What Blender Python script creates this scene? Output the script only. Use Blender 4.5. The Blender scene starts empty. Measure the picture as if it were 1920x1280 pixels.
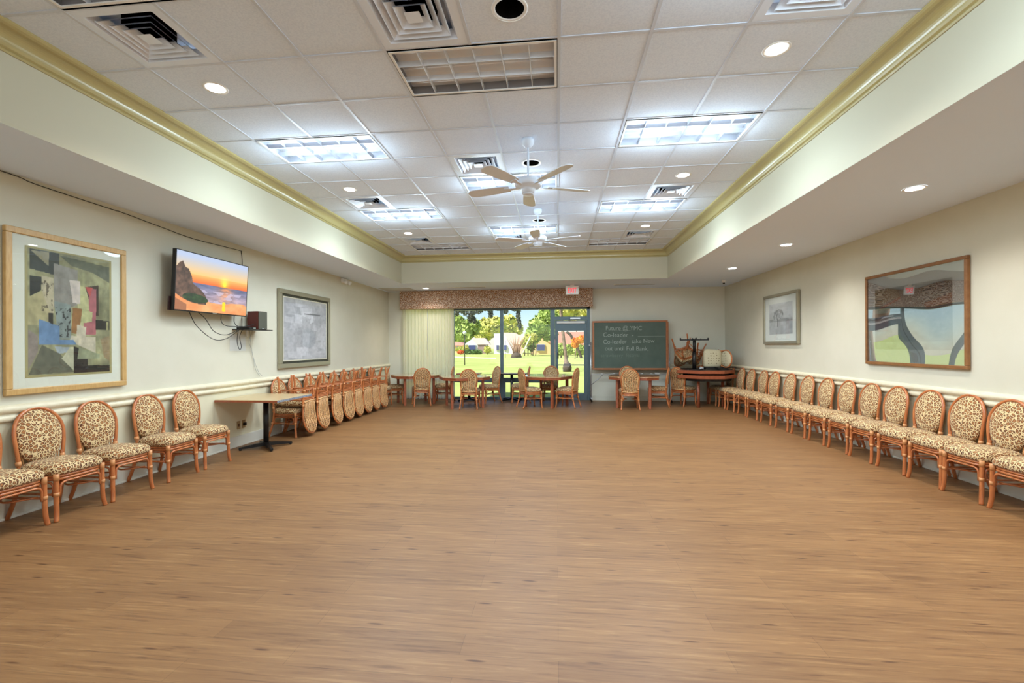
import bpy, bmesh, math, random
import numpy as np
from mathutils import Vector, Matrix, Euler
PI = math.pi
R = math.radians
random.seed(7)
SC = bpy.context.scene
COL = SC.collection

# ------------------------------------------------------------------ camera, world, sun, exposure
EYE = 1.414
cam_d = bpy.data.cameras.new('camera')
cam = bpy.data.objects.new('camera', cam_d)
COL.objects.link(cam)
SC.camera = cam
cam_d.sensor_width = 36.0
cam_d.lens = 873.25 / 1920 * 36.0
cam_d.shift_x = 11.1 / 1920
cam_d.shift_y = 8.25 / 1920
cam_d.clip_start = 0.05
cam_d.clip_end = 600
TH, RO = 0.1087, 0.0045
fw = Vector((-math.sin(TH), math.cos(TH), 0))
rt = Vector((math.cos(TH), math.sin(TH), 0))
up = Vector((0, 0, 1))
rt2 = rt * math.cos(RO) - up * math.sin(RO)
up2 = up * math.cos(RO) + rt * math.sin(RO)
M = Matrix((rt2, up2, -fw)).transposed().to_4x4()
cam.matrix_world = Matrix.Translation((0, 0, EYE)) @ M

w = bpy.data.worlds.new('sky')
SC.world = w
w.use_nodes = True
nt = w.node_tree
bg = nt.nodes['Background']
sky = nt.nodes.new('ShaderNodeTexSky')
sky.sky_type = 'NISHITA'
sky.sun_disc = False
sky.sun_elevation = R(50)
sky.sun_rotation = R(200)
sky.air_density = 1.0
sky.dust_density = 0.1
sky.ozone_density = 4.0
nt.links.new(sky.outputs[0], bg.inputs[0])
bg.inputs[1].default_value = 0.07

sun_d = bpy.data.lights.new('sun', 'SUN')
sun_d.energy = 4.4
sun_d.angle = R(1.0)
sun_d.color = (1.0, 0.96, 0.88)
sun = bpy.data.objects.new('sun', sun_d)
COL.objects.link(sun)
sun.rotation_euler = (R(25), R(-38), 0)   # high on the left, a little behind the building

SC.view_settings.view_transform = 'Standard'
SC.view_settings.look = 'None'
SC.view_settings.gamma = 1
SC.view_settings.use_curve_mapping = False
SC.view_settings.exposure = 1.05
LAMP = 2.2      # look of the fluorescent tubes
TUBE_W = 23.5   # light output of each of the two tube banks in a fixture

# ------------------------------------------------------------------ helpers
def lin(c):
    return tuple(((x / 255) / 12.92 if x / 255 <= 0.04045 else ((x / 255 + 0.055) / 1.055) ** 2.4) for x in c) + (1.0,)

MATS = {}
def mat(name, rgb=(200, 200, 200), rough=0.5, metal=0.0, spec=0.5, emit=None, es=1.0, coat=0.0, coat_r=0.1, sheen=0.0):
    if name in MATS: return MATS[name]
    m = bpy.data.materials.new(name); m.use_nodes = True
    b = m.node_tree.nodes['Principled BSDF']
    b.inputs['Base Color'].default_value = lin(rgb)
    b.inputs['Roughness'].default_value = rough
    b.inputs['Metallic'].default_value = metal
    b.inputs['Specular IOR Level'].default_value = spec
    b.inputs['Coat Weight'].default_value = coat
    b.inputs['Coat Roughness'].default_value = coat_r
    b.inputs['Sheen Weight'].default_value = sheen
    if emit:
        b.inputs['Emission Color'].default_value = lin(emit)
        b.inputs['Emission Strength'].default_value = es
    MATS[name] = m
    return m

def nodes(m):
    t = m.node_tree
    return t, t.nodes, t.links, t.nodes['Principled BSDF']

def ramp(n, stops, interp='LINEAR'):
    r = n.new('ShaderNodeValToRGB'); r.color_ramp.interpolation = interp
    e = r.color_ramp.elements
    while len(e) > 1: e.remove(e[-1])
    e[0].position = stops[0][0]; e[0].color = lin(stops[0][1])
    for p, c in stops[1:]:
        k = e.new(p); k.color = lin(c)
    return r

def noisy(name, c1, c2, scale=8, rough=0.6, bump=0.0, bscale=60, stretch=(1, 1, 1), detail=4, **kw):
    if name in MATS: return MATS[name]
    m = mat(name, c1, rough, **kw)
    t, n, l, b = nodes(m)
    tc = n.new('ShaderNodeTexCoord'); mp = n.new('ShaderNodeMapping')
    mp.inputs['Scale'].default_value = stretch
    l.new(tc.outputs['Object'], mp.inputs[0])
    nz = n.new('ShaderNodeTexNoise'); nz.inputs['Scale'].default_value = scale; nz.inputs['Detail'].default_value = detail
    l.new(mp.outputs[0], nz.inputs[0])
    r = ramp(n, [(0.3, c1), (0.7, c2)])
    l.new(nz.outputs[0], r.inputs[0]); l.new(r.outputs[0], b.inputs['Base Color'])
    if bump:
        n2 = n.new('ShaderNodeTexNoise'); n2.inputs['Scale'].default_value = bscale
        l.new(mp.outputs[0], n2.inputs[0])
        bp = n.new('ShaderNodeBump'); bp.inputs['Strength'].default_value = bump; bp.inputs['Distance'].default_value = 0.01
        l.new(n2.outputs[0], bp.inputs['Height']); l.new(bp.outputs[0], b.inputs['Normal'])
    return m

class MB:
    def __init__(s): s.v = []; s.f = []; s.m = []; s.sm = []
    def add(s, vs, fs, mi=0, smooth=False):
        o = len(s.v); s.v += [tuple(p) for p in vs]
        for f in fs: s.f.append(tuple(i + o for i in f)); s.m.append(mi); s.sm.append(smooth)
        return s
    def box(s, x0, x1, y0, y1, z0, z1, mi=0, mx=None):
        vs = [Vector(p) for p in ((x0,y0,z0),(x1,y0,z0),(x1,y1,z0),(x0,y1,z0),(x0,y0,z1),(x1,y0,z1),(x1,y1,z1),(x0,y1,z1))]
        if mx is not None: vs = [mx @ p for p in vs]
        return s.add(vs, [(0,3,2,1),(4,5,6,7),(0,1,5,4),(1,2,6,5),(2,3,7,6),(3,0,4,7)], mi)
    def cbox(s, c, d, mi=0, mx=None):
        return s.box(c[0]-d[0]/2, c[0]+d[0]/2, c[1]-d[1]/2, c[1]+d[1]/2, c[2]-d[2]/2, c[2]+d[2]/2, mi, mx)
    def quad(s, a, b, c, d, mi=0): return s.add([a, b, c, d], [(0,1,2,3)], mi)
    def tube(s, pts, r, seg=8, closed=False, mi=0, cap=True):
        P = [Vector(p) for p in pts]; n = len(P)
        rr = r if isinstance(r, (list, tuple)) else [r] * n
        T = []
        for i in range(n):
            a = P[(i-1) % n] if (closed or i > 0) else P[i]
            b = P[(i+1) % n] if (closed or i < n-1) else P[i]
            T.append((b - a).normalized())
        u = T[0].orthogonal().normalized(); vs = []
        for i in range(n):
            if i: 
                q = T[i-1].rotation_difference(T[i]); u = (q @ u)
            u = (u - T[i] * u.dot(T[i])).normalized()
            w_ = T[i].cross(u)
            for k in range(seg):
                a = 2*PI*k/seg
                vs.append(P[i] + (u*math.cos(a) + w_*math.sin(a)) * rr[i])
        fs = []
        for i in range(n if closed else n-1):
            j = (i+1) % n
            for k in range(seg):
                k2 = (k+1) % seg
                fs.append((i*seg+k, i*seg+k2, j*seg+k2, j*seg+k))
        if cap and not closed:
            fs.append(tuple(range(seg))[::-1]); fs.append(tuple((n-1)*seg+k for k in range(seg)))
        return s.add(vs, fs, mi, True)
    def lathe(s, prof, c=(0,0,0), seg=24, mi=0, smooth=True, mx=None, cap=True):
        vs = []; n = len(prof)
        for (r_, z_) in prof:
            for k in range(seg):
                a = 2*PI*k/seg
                p = Vector((r_*math.cos(a), r_*math.sin(a), z_))
                if mx is not None: p = mx @ p
                vs.append(p + Vector(c))
        fs = []
        for i in range(n-1):
            for k in range(seg):
                k2 = (k+1) % seg
                fs.append((i*seg+k, i*seg+k2, (i+1)*seg+k2, (i+1)*seg+k))
        if cap and prof[0][0] > 1e-6: fs.append(tuple(range(seg))[::-1])
        if cap and prof[-1][0] > 1e-6: fs.append(tuple((n-1)*seg+k for k in range(seg)))
        return s.add(vs, fs, mi, smooth)
    def prism(s, poly, z0, z1, mi=0, mx=None):
        n = len(poly)
        vs = [Vector((x, y, z0)) for x, y in poly] + [Vector((x, y, z1)) for x, y in poly]
        if mx is not None: vs = [mx @ p for p in vs]
        fs = [tuple(range(n))[::-1], tuple(range(n, 2*n))] + [(i, (i+1) % n, n+(i+1) % n, n+i) for i in range(n)]
        return s.add(vs, fs, mi)
    def xform(s, mx): s.v = [tuple(mx @ Vector(p)) for p in s.v]; return s
    def build(s, name, mats, parent=None, bevel=0.0, subsurf=0, solid=0.0):
        me = bpy.data.meshes.new(name); me.from_pydata(s.v, [], s.f)
        if not isinstance(mats, (list, tuple)): mats = [mats]
        for m in mats: me.materials.append(m)
        me.polygons.foreach_set('material_index', s.m); me.polygons.foreach_set('use_smooth', s.sm)
        me.update()
        o = bpy.data.objects.new(name, me); COL.objects.link(o)
        if parent is not None: o.parent = parent
        if bevel:
            b = o.modifiers.new('bevel', 'BEVEL'); b.width = bevel; b.segments = 2; b.limit_method = 'ANGLE'
        if subsurf:
            q = o.modifiers.new('subsurf', 'SUBSURF'); q.levels = subsurf; q.render_levels = subsurf
        return o

def tag(o, label, cat, group=None, kind=None):
    o['label'] = label; o['category'] = cat
    if group: o['group'] = group
    if kind: o['kind'] = kind
    return o
def thing(name, label, cat, loc=(0,0,0), rz=0, group=None, rot=None):
    o = bpy.data.objects.new(name, None); COL.objects.link(o)
    o.empty_display_size = 0.1
    o.location = loc; o.rotation_euler = rot if rot else (0, 0, rz)
    return tag(o, label, cat, group)
def struct(o, label, cat='structure'):
    o['kind'] = 'structure'; o['label'] = label; o['category'] = cat
    return o
def copy_tree(o, parent=None):
    c = o.copy(); COL.objects.link(c); c.parent = parent
    for ch in [x for x in bpy.data.objects if x.parent == o]: copy_tree(ch, c)
    return c
def dup(root, label, loc, rz=0, group=None, rot=None):
    c = copy_tree(root)
    c.location = loc; c.rotation_euler = rot if rot else (0, 0, rz)
    c['label'] = label
    if group: c['group'] = group
    return c
def bez(p0, p1, p2, n=6):
    p0, p1, p2 = Vector(p0), Vector(p1), Vector(p2)
    return [(1-t)**2*p0 + 2*t*(1-t)*p1 + t*t*p2 for t in [i/n for i in range(n+1)]]
def catmull(pts, n=5):
    P = [Vector(p) for p in pts]; P = [P[0]*2-P[1]] + P + [P[-1]*2-P[-2]]; out = []
    for i in range(1, len(P)-2):
        a, b, c, d = P[i-1:i+3]
        for k in range(n):
            t = k/n
            out.append(0.5*((2*b)+(c-a)*t+(2*a-5*b+4*c-d)*t*t+(3*b-a-3*c+d)*t**3))
    out.append(P[-2]); return out

# ------------------------------------------------------------------ dimensions (metres)
ZL, ZC, ZB = 2.877, 3.496, 3.35          # soffit, tile ceiling, bottom of crown moulding
WL, WR, YB, YN = -4.53, 4.19, 12.2, -4.6
TL, TR, YT, YTN = -3.589, 2.411, 10.5, -3.3
T, GX, GY = 0.6096, 0.024, 3.167

# ------------------------------------------------------------------ materials of the setting
m_wall = noisy('wall_paint', (214, 210, 192), (210, 206, 187), 3, 0.75, bump=0.05, bscale=150, spec=0.25)
m_wall_low = noisy('wall_paint_low', (224, 218, 190), (219, 212, 183), 3, 0.7, spec=0.25)
m_back = noisy('back_wall_paint', (224, 222, 206), (220, 218, 202), 3, 0.75, spec=0.25)
m_soffit = mat('soffit_white', (224, 237, 255), 0.8, spec=0.2)
m_tray = mat('tray_cream', (196, 191, 168), 0.7, spec=0.25)
m_crown = mat('crown_gold_olive', (178, 164, 112), 0.3, spec=0.6, coat=0.3, coat_r=0.25)
m_rail = noisy('rail_cream', (234, 226, 200), (222, 212, 182), 14, 0.4, bump=0.1, bscale=80, spec=0.5)
m_base = mat('baseboard_white', (224, 222, 210), 0.4)
m_white = mat('white_enamel', (238, 238, 236), 0.35)
m_bar = mat('ceiling_grid_white', (206, 214, 226), 0.35)
m_black = mat('black_metal', (18, 17, 18), 0.4, spec=0.5)
m_dark = mat('dark_void', (8, 7, 7), 1.0, spec=0.0)
m_steel = mat('light_steel', (200, 202, 205), 0.3, metal=0.8)
m_alum = mat('grey_blue_aluminium', (95, 112, 120), 0.4, metal=0.35)

def make_floor_mat():
    m = mat('vinyl_plank_floor', (200, 160, 115), 0.5, spec=0.4, coat=0.09, coat_r=0.32)
    t, n, l, b = nodes(m)
    tc = n.new('ShaderNodeTexCoord')
    br = n.new('ShaderNodeTexBrick')
    br.offset = 0.37; br.offset_frequency = 2
    br.inputs['Scale'].default_value = 1.0
    br.inputs['Brick Width'].default_value = 1.22
    br.inputs['Row Height'].default_value = 0.15
    br.inputs['Mortar Size'].default_value = 0.0012
    br.inputs['Mortar Smooth'].default_value = 0.3
    br.inputs['Color1'].default_value = lin((146, 105, 65))
    br.inputs['Color2'].default_value = lin((122, 84, 50))
    br.inputs['Mortar'].default_value = lin((72, 46, 27))
    l.new(tc.outputs['Object'], br.inputs[0])
    mp = n.new('ShaderNodeMapping'); mp.inputs['Scale'].default_value = (1.6, 26, 1)
    l.new(tc.outputs['Object'], mp.inputs[0])
    g = n.new('ShaderNodeTexNoise'); g.inputs['Scale'].default_value = 1.6; g.inputs['Detail'].default_value = 9; g.inputs['Roughness'].default_value = 0.65
    g.inputs['Distortion'].default_value = 0.6
    l.new(mp.outputs[0], g.inputs[0])
    gr = ramp(n, [(0.33, (78, 46, 26)), (0.45, (132, 94, 58)), (0.56, (145, 107, 67)), (0.68, (176, 138, 92))])
    l.new(g.outputs[0], gr.inputs[0])
    mx = n.new('ShaderNodeMixRGB'); mx.blend_type = 'MIX'; mx.inputs[0].default_value = 0.5
    l.new(br.outputs[0], mx.inputs[1]); l.new(gr.outputs[0], mx.inputs[2])
    # dark knots
    mp2 = n.new('ShaderNodeMapping'); mp2.inputs['Scale'].default_value = (1.9, 11.0, 1)
    l.new(tc.outputs['Object'], mp2.inputs[0])
    v = n.new('ShaderNodeTexVoronoi'); v.inputs['Scale'].default_value = 1.25
    l.new(mp2.outputs[0], v.inputs[0])
    kr = ramp(n, [(0.0, (66, 34, 20)), (0.06, (124, 78, 48)), (0.13, (255, 255, 255))])
    l.new(v.outputs['Distance'], kr.inputs[0])
    mk = n.new('ShaderNodeMixRGB'); mk.blend_type = 'MULTIPLY'; mk.inputs[0].default_value = 0.75
    l.new(mx.outputs[0], mk.inputs[1]); l.new(kr.outputs[0], mk.inputs[2])
    l.new(mk.outputs[0], b.inputs['Base Color'])
    # gloss wavers from plank to plank
    wv = n.new('ShaderNodeTexWave'); wv.wave_type = 'BANDS'; wv.bands_direction = 'Y'
    wv.inputs['Scale'].default_value = 1.0472*2; wv.inputs['Distortion'].default_value = 1.4; wv.inputs['Detail'].default_value = 2
    wv.inputs['Detail Scale'].default_value = 0.7
    l.new(tc.outputs['Object'], wv.inputs[0])
    ad = n.new('ShaderNodeMath'); ad.operation = 'MULTIPLY_ADD'; ad.inputs[1].default_value = 0.25
    l.new(g.outputs[0], ad.inputs[0]); l.new(wv.outputs['Fac'], ad.inputs[2])
    bp = n.new('ShaderNodeBump'); bp.inputs['Strength'].default_value = 0.28; bp.inputs['Distance'].default_value = 0.002
    l.new(ad.outputs[0], bp.inputs['Height'])
    l.new(bp.outputs[0], b.inputs['Normal']); l.new(bp.outputs[0], b.inputs['Coat Normal'])
    return m
m_floor = make_floor_mat()

def make_tile_mat():
    m = mat('acoustic_tile', (228, 239, 253), 0.9, spec=0.1)
    t, n, l, b = nodes(m)
    tc = n.new('ShaderNodeTexCoord')
    a = n.new('ShaderNodeTexNoise'); a.inputs['Scale'].default_value = 90; a.inputs['Detail'].default_value = 3
    l.new(tc.outputs['Object'], a.inputs[0])
    r = ramp(n, [(0.35, (220, 232, 248)), (0.6, (230, 241, 255))])
    l.new(a.outputs[0], r.inputs[0]); l.new(r.outputs[0], b.inputs['Base Color'])
    bp = n.new('ShaderNodeBump'); bp.inputs['Strength'].default_value = 0.15; bp.inputs['Distance'].default_value = 0.003
    l.new(a.outputs[0], bp.inputs['Height']); l.new(bp.outputs[0], b.inputs['Normal'])
    return m
m_tile = make_tile_mat()

# leopard print
def leopard(name, scale, base1=(226, 200, 150), base2=(212, 182, 128)):
    m = mat(name, base1, 0.75, spec=0.25, sheen=0.1)
    t, n, l, b = nodes(m)
    tc = n.new('ShaderNodeTexCoord')
    nz = n.new('ShaderNodeTexNoise'); nz.inputs['Scale'].default_value = scale*0.9; nz.inputs['Detail'].default_value = 2
    l.new(tc.outputs['Object'], nz.inputs[0])
    mix = n.new('ShaderNodeMixRGB'); mix.blend_type = 'ADD'; mix.inputs[0].default_value = 0.016*38/scale
    l.new(tc.outputs['Object'], mix.inputs[1]); l.new(nz.outputs['Color'], mix.inputs[2])
    v = n.new('ShaderNodeTexVoronoi'); v.feature = 'DISTANCE_TO_EDGE'; v.inputs['Scale'].default_value = scale
    l.new(mix.outputs[0], v.inputs[0])
    v2 = n.new('ShaderNodeTexVoronoi'); v2.feature = 'F1'; v2.inputs['Scale'].default_value = scale
    l.new(mix.outputs[0], v2.inputs[0])
    r = ramp(n, [(0.0, base1), (0.065, base1), (0.095, base2), (0.12, (84, 46, 28)), (0.21, (100, 56, 34)), (0.28, (172, 116, 70)), (0.6, (160, 100, 58))])
    l.new(v.outputs['Distance'], r.inputs[0])
    # break the rings
    n3 = n.new('ShaderNodeTexNoise'); n3.inputs['Scale'].default_value = scale*1.7
    l.new(tc.outputs['Object'], n3.inputs[0])
    r3 = ramp(n, [(0.64, (0, 0, 0)), (0.70, (255, 255, 255))])
    l.new(n3.outputs[0], r3.inputs[0])
    mx = n.new('ShaderNodeMixRGB'); l.new(r3.outputs[0], mx.inputs[0]); l.new(r.outputs[0], mx.inputs[1])
    mx.inputs[2].default_value = lin((200, 160, 106))
    l.new(mx.outputs[0], b.inputs['Base Color'])
    return m
m_leo = leopard('leopard_fabric', 35, (228, 203, 156), (212, 182, 132))
m_leo_v = leopard('leopard_valance', 30, (224, 200, 178), (208, 182, 156))

def diamond_mat():
    m = mat('cream_diamond_fabric', (206, 196, 164), 0.85)
    t, n, l, b = nodes(m)
    tc = n.new('ShaderNodeTexCoord'); v = n.new('ShaderNodeTexVoronoi'); v.feature = 'F1'; v.inputs['Scale'].default_value = 17
    v.inputs['Randomness'].default_value = 0.25
    l.new(tc.outputs['Object'], v.inputs[0])
    r = ramp(n, [(0.0, (120, 108, 84)), (0.22, (160, 146, 116)), (0.34, (214, 204, 172)), (1, (206, 196, 164))])
    l.new(v.outputs['Distance'], r.inputs[0]); l.new(r.outputs[0], b.inputs['Base Color'])
    return m
m_dia = diamond_mat()
m_rattan = noisy('rattan_cane', (204, 126, 72), (178, 98, 52), 30, 0.3, stretch=(1, 1, 0.3), spec=0.5, coat=0.4, coat_r=0.2)
m_wrap = mat('cane_wrapping', (214, 150, 96), 0.4)
m_cane2 = mat('pale_split_cane', (222, 172, 118), 0.4)
m_redwood = noisy('cherry_wood', (168, 92, 60), (146, 74, 46), 20, 0.35, stretch=(1, 8, 1), coat=0.3)
m_tabletop = noisy('table_laminate', (196, 152, 112), (184, 138, 98), 12, 0.2, stretch=(1, 6, 1), coat=1.0, coat_r=0.05)
m_lamtan = noisy('tan_laminate', (206, 182, 138), (196, 170, 126), 14, 0.3, stretch=(1, 6, 1), coat=0.3)

def thin_glass(name, refl=1.0, tint=(250, 252, 252), bump=0.0, const=None):
    m = bpy.data.materials.new(name); m.use_nodes = True
    t = m.node_tree; n = t.nodes; l = t.links
    for x in list(n): n.remove(x)
    out = n.new('ShaderNodeOutputMaterial'); mx = n.new('ShaderNodeMixShader')
    tr = n.new('ShaderNodeBsdfTransparent'); tr.inputs[0].default_value = lin(tint)
    gl = n.new('ShaderNodeBsdfGlossy'); gl.inputs['Roughness'].default_value = 0.0
    if const is None:
        ge = n.new('ShaderNodeNewGeometry'); dt = n.new('ShaderNodeVectorMath'); dt.operation = 'DOT_PRODUCT'
        l.new(ge.outputs['Normal'], dt.inputs[0]); l.new(ge.outputs['Incoming'], dt.inputs[1])
        ab = n.new('ShaderNodeMath'); ab.operation = 'ABSOLUTE'; l.new(dt.outputs['Value'], ab.inputs[0])
        iv = n.new('ShaderNodeMath'); iv.operation = 'SUBTRACT'; iv.inputs[0].default_value = 1.0; l.new(ab.outputs[0], iv.inputs[1])
        pw = n.new('ShaderNodeMath'); pw.operation = 'POWER'; pw.inputs[1].default_value = 5.0; l.new(iv.outputs[0], pw.inputs[0])
        ml = n.new('ShaderNodeMath'); ml.operation = 'MULTIPLY_ADD'; ml.inputs[1].default_value = 0.96; ml.inputs[2].default_value = 0.035
        l.new(pw.outputs[0], ml.inputs[0]); l.new(ml.outputs[0], mx.inputs[0])
    else: mx.inputs[0].default_value = const
    if bump:
        tc = n.new('ShaderNodeTexCoord'); nz = n.new('ShaderNodeTexNoise'); nz.inputs['Scale'].default_value = 1.3; nz.inputs['Detail'].default_value = 0
        l.new(tc.outputs['Object'], nz.inputs[0])
        bp = n.new('ShaderNodeBump'); bp.inputs['Strength'].default_value = 1.0; bp.inputs['Distance'].default_value = bump
        l.new(nz.outputs[0], bp.inputs['Height']); l.new(bp.outputs[0], gl.inputs['Normal'])
    l.new(tr.outputs[0], mx.inputs[1]); l.new(gl.outputs[0], mx.inputs[2]); l.new(mx.outputs[0], out.inputs[0])
    MATS[name] = m; return m
m_glass = thin_glass('window_glass')
m_picglass = thin_glass('picture_glass')
m_picwarp = thin_glass('warped_picture_glass', bump=0.02, const=0.40)

# ------------------------------------------------------------------ room shell
cx_ = lambda i: GX + i*T
cy_ = lambda j: GY + j*T
struct(MB().box(WL-0.2, WR+0.2, YN-0.2, YB+0.12, -0.12, 0).build('floor', m_floor), 'warm honey-coloured wood-look plank floor with a soft sheen', 'floor')
RL0, RL1 = 0.80, 0.945
for nm, x0, x1, lb in (('wall_left', WL-0.15, WL, 'cream side wall with the television and two pictures'), ('wall_right', WR, WR+0.15, 'cream side wall with two pictures above the long chair row')):
    b = MB(); b.box(x0, x1, YN, YB, RL0, ZL, 0); b.box(x0, x1, YN, YB, 0, RL0, 1)
    struct(b.build(nm, [m_wall, m_wall_low]), lb, 'wall')
b = MB()
b.box(WL, -4.13, YB, YB+0.15, 0, ZL); b.box(0.85, WR, YB, YB+0.15, 0, ZL); b.box(-4.13, 0.85, YB, YB+0.15, 2.46, ZL)
struct(b.build('wall_back', m_back), 'far wall with the glazed opening and the chalkboard', 'wall')
b = MB()   # wall behind the viewpoint; its two wide openings are added to let daylight in
b.box(WL, -4.2, YN-0.15, YN, 0, ZL); b.box(-0.3, 0.0, YN-0.15, YN, 0, ZL); b.box(3.9, WR, YN-0.15, YN, 0, ZL)
for a0, a1 in ((-4.2, -0.3), (0.0, 3.9)):
    b.box(a0, a1, YN-0.15, YN, 0, 0.1); b.box(a0, a1, YN-0.15, YN, 2.75, ZL)
struct(b.build('wall_front', m_wall), 'cream wall behind the viewpoint', 'wall')
# soffit ring
b = MB()
b.box(WL, TL, YN, YB, ZL, ZL+0.05); b.box(TR, WR, YN, YB, ZL, ZL+0.05)
b.box(TL, TR, YT, YB, ZL, ZL+0.05); b.box(TL, TR, YN, YTN, ZL, ZL+0.05)
struct(b.build('ceiling', m_soffit), 'low white ceiling border around the raised tray', 'ceiling')
b = MB()
b.box(TL-0.05, TL+0.002, YTN, YT, ZL+0.0005, ZC+0.05); b.box(TR-0.002, TR+0.05, YTN, YT, ZL+0.0005, ZC+0.05)
b.box(TL-0.05, TR+0.05, YT-0.002, YT+0.05, ZL+0.0005, ZC+0.05); b.box(TL-0.05, TR+0.05, YTN-0.05, YTN+0.002, ZL+0.0005, ZC+0.05)
struct(b.build('wall_tray', m_tray), 'cream upright sides of the raised tray ceiling', 'wall')
# crown moulding profile swept round the tray: (offset inwards, height)
prof = [(0.0, ZB), (0.012, ZB), (0.018, ZB+0.012), (0.012, ZB+0.022), (0.026, ZB+0.03), (0.034, ZB+0.045)]
for k in range(9):
    a = k/8*PI/2
    prof.append((0.034+0.075*(1-math.cos(a)), ZB+0.045+0.07*math.sin(a)))
prof += [(0.12, ZB+0.116), (0.138, ZB+0.124), (0.148, ZB+0.134), (0.148, ZC)]
ring = []
for (p, z) in prof:
    ring.append([(TL+p, YTN+p, z), (TR-p, YTN+p, z), (TR-p, YT-p, z), (TL+p, YT-p, z)])
b = MB(); vs = [q for r_ in ring for q in r_]; fs = []
for i in range(len(prof)-1):
    for k in range(4):
        k2 = (k+1) % 4; fs.append((i*4+k, i*4+k2, (i+1)*4+k2, (i+1)*4+k))
b.add(vs, fs)
struct(b.build('trim_1', m_crown), 'olive gold crown moulding around the tray ceiling', 'moulding')

# chair rail and baseboards
def railprof(x, sgn):
    pr = [(0, 0.80), (0.018, 0.803), (0.03, 0.815), (0.034, 0.832), (0.03, 0.848), (0.014, 0.858), (0.014, 0.868),
          (0.03, 0.874), (0.044, 0.888), (0.05, 0.905), (0.044, 0.924), (0.03, 0.935), (0, 0.942)]
    return [(x + sgn*a, z) for a, z in pr]
def extrude_y(pr, y0, y1):
    n = len(pr); vs = [(x, y0, z) for x, z in pr] + [(x, y1, z) for x, z in pr]
    return MB().add(vs, [(i, i+1, n+i+1, n+i) for i in range(n-1)], 0, True)
struct(extrude_y(railprof(WL, 1), YN, YB).build('trim_2', m_rail), 'double-bead cream chair rail on the left wall', 'chair rail')
struct(extrude_y(railprof(WR, -1), YN, YB).build('trim_3', m_rail), 'double-bead cream chair rail on the right wall', 'chair rail')
b = MB(); pr = railprof(0, 1); n = len(pr)
b.add([(0.86, YB-a, z) for a, z in pr] + [(WR, YB-a, z) for a, z in pr], [(i, i+1, n+i+1, n+i) for i in range(n-1)], 0, True)
struct(b.build('trim_4', m_rail), 'chair rail on the far wall behind the chalkboard', 'chair rail')
for nm, x0, x1, lb in (('baseboard_left', WL, WL+0.015, 'white baseboard along the left wall'), ('baseboard_right', WR-0.015, WR, 'white baseboard along the right wall')):
    b = MB(); b.box(x0, x1, YN, YB, 0, 0.15)
    xm = x1 if nm.endswith('left') else x0
    b.box(min(xm, xm+(0.008 if nm.endswith('left') else -0.008)), max(xm, xm+(0.008 if nm.endswith('left') else -0.008)), YN, YB, 0, 0.02)
    struct(b.build(nm, m_base, bevel=0.003), lb, 'baseboard')
struct(MB().box(0.86, WR, YB-0.015, YB, 0, 0.13).build('baseboard_back', m_back), 'painted baseboard below the chalkboard', 'baseboard')

# ------------------------------------------------------------------ tile ceiling with holes for fixtures
TROFF = [(-2,0,0),(-5,2,1),(1,2,1),(-2,4,1),(-5,6,1),(1,6,1),(-2,8,1),(-5,10,0),(1,10,0),(-5,-2,0),(1,-2,1),(-2,-4,1),(-5,-6,0),(1,-6,0),(-2,-8,0)]
DIFF = [(-5,-1),(-2,-1),(2,-1),(-2,3),(-5,5),(2,5),(-2,9),(-5,9),(2,9)]
DOWN = [(-5,0),(2,0),(-5,4),(2,4),(-5,8),(2,8),(-5,-4),(2,-4)]
SPK = [(-1,-1),(-1,3),(-1,7)]
taken = set()
for i, j, on in TROFF: taken |= {(i, j), (i+1, j)}
for c in DIFF: taken.add(c)
RND = {c: 0.075 for c in DOWN}; RND.update({c: 0.098 for c in SPK})
b = MB(); bars = MB()
xs = [TL] + [cx_(i) for i in range(-5, 4)] + [TR]
ys = [y for y in [cy_(j) for j in range(-11, 13)] if YTN < y < YT]; ys = [YTN] + ys + [YT]
j0 = round((ys[1]-GY)/T)
for a in range(len(xs)-1):
    for c in range(len(ys)-1):
        i, j = -6 + a, j0 - 1 + c
        if (i, j) in taken: continue
        x0, x1, y0, y1 = xs[a], xs[a+1], ys[c], ys[c+1]
        if (i, j) in RND:
            r_ = RND[(i, j)]; mx_, my_ = (x0+x1)/2, (y0+y1)/2; N = 32; vo = []; vi = []
            for k in range(N):
                an = 2*PI*k/N + PI/4; ca, sa = math.cos(an), math.sin(an); q = (T/2)/max(abs(ca), abs(sa))
                vo.append((mx_+ca*q, my_+sa*q, ZC)); vi.append((mx_+ca*r_, my_+sa*r_, ZC))
            b.add(vo+vi, [(k, N+k, N+(k+1) % N, (k+1) % N) for k in range(N)])
        else: b.quad((x0,y0,ZC),(x0,y1,ZC),(x1,y1,ZC),(x1,y0,ZC))
struct(b.build('ceiling_2', m_tile), 'white acoustic tile ceiling inside the tray', 'ceiling')
o = bpy.data.objects['ceiling_2']
hw, dz = 0.011, 0.006
covered_x = {}
for k, x in enumerate(xs[1:-1]):
    i = k - 5
    seg0 = None
    for c in range(len(ys)-1):
        j = j0 - 1 + c
        mid = any(t[1] == j and t[0]+1 == i for t in TROFF)
        if not mid: bars.box(x-hw, x+hw, ys[c], ys[c+1], ZC-dz, ZC-0.0005)
for y in ys[1:-1]: bars.box(TL, TR, y-hw, y+hw, ZC-dz+0.001, ZC-0.0005)
struct(bars.build('trim_5', m_bar), 'thin white metal grid between the ceiling tiles', 'ceiling grid')

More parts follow.
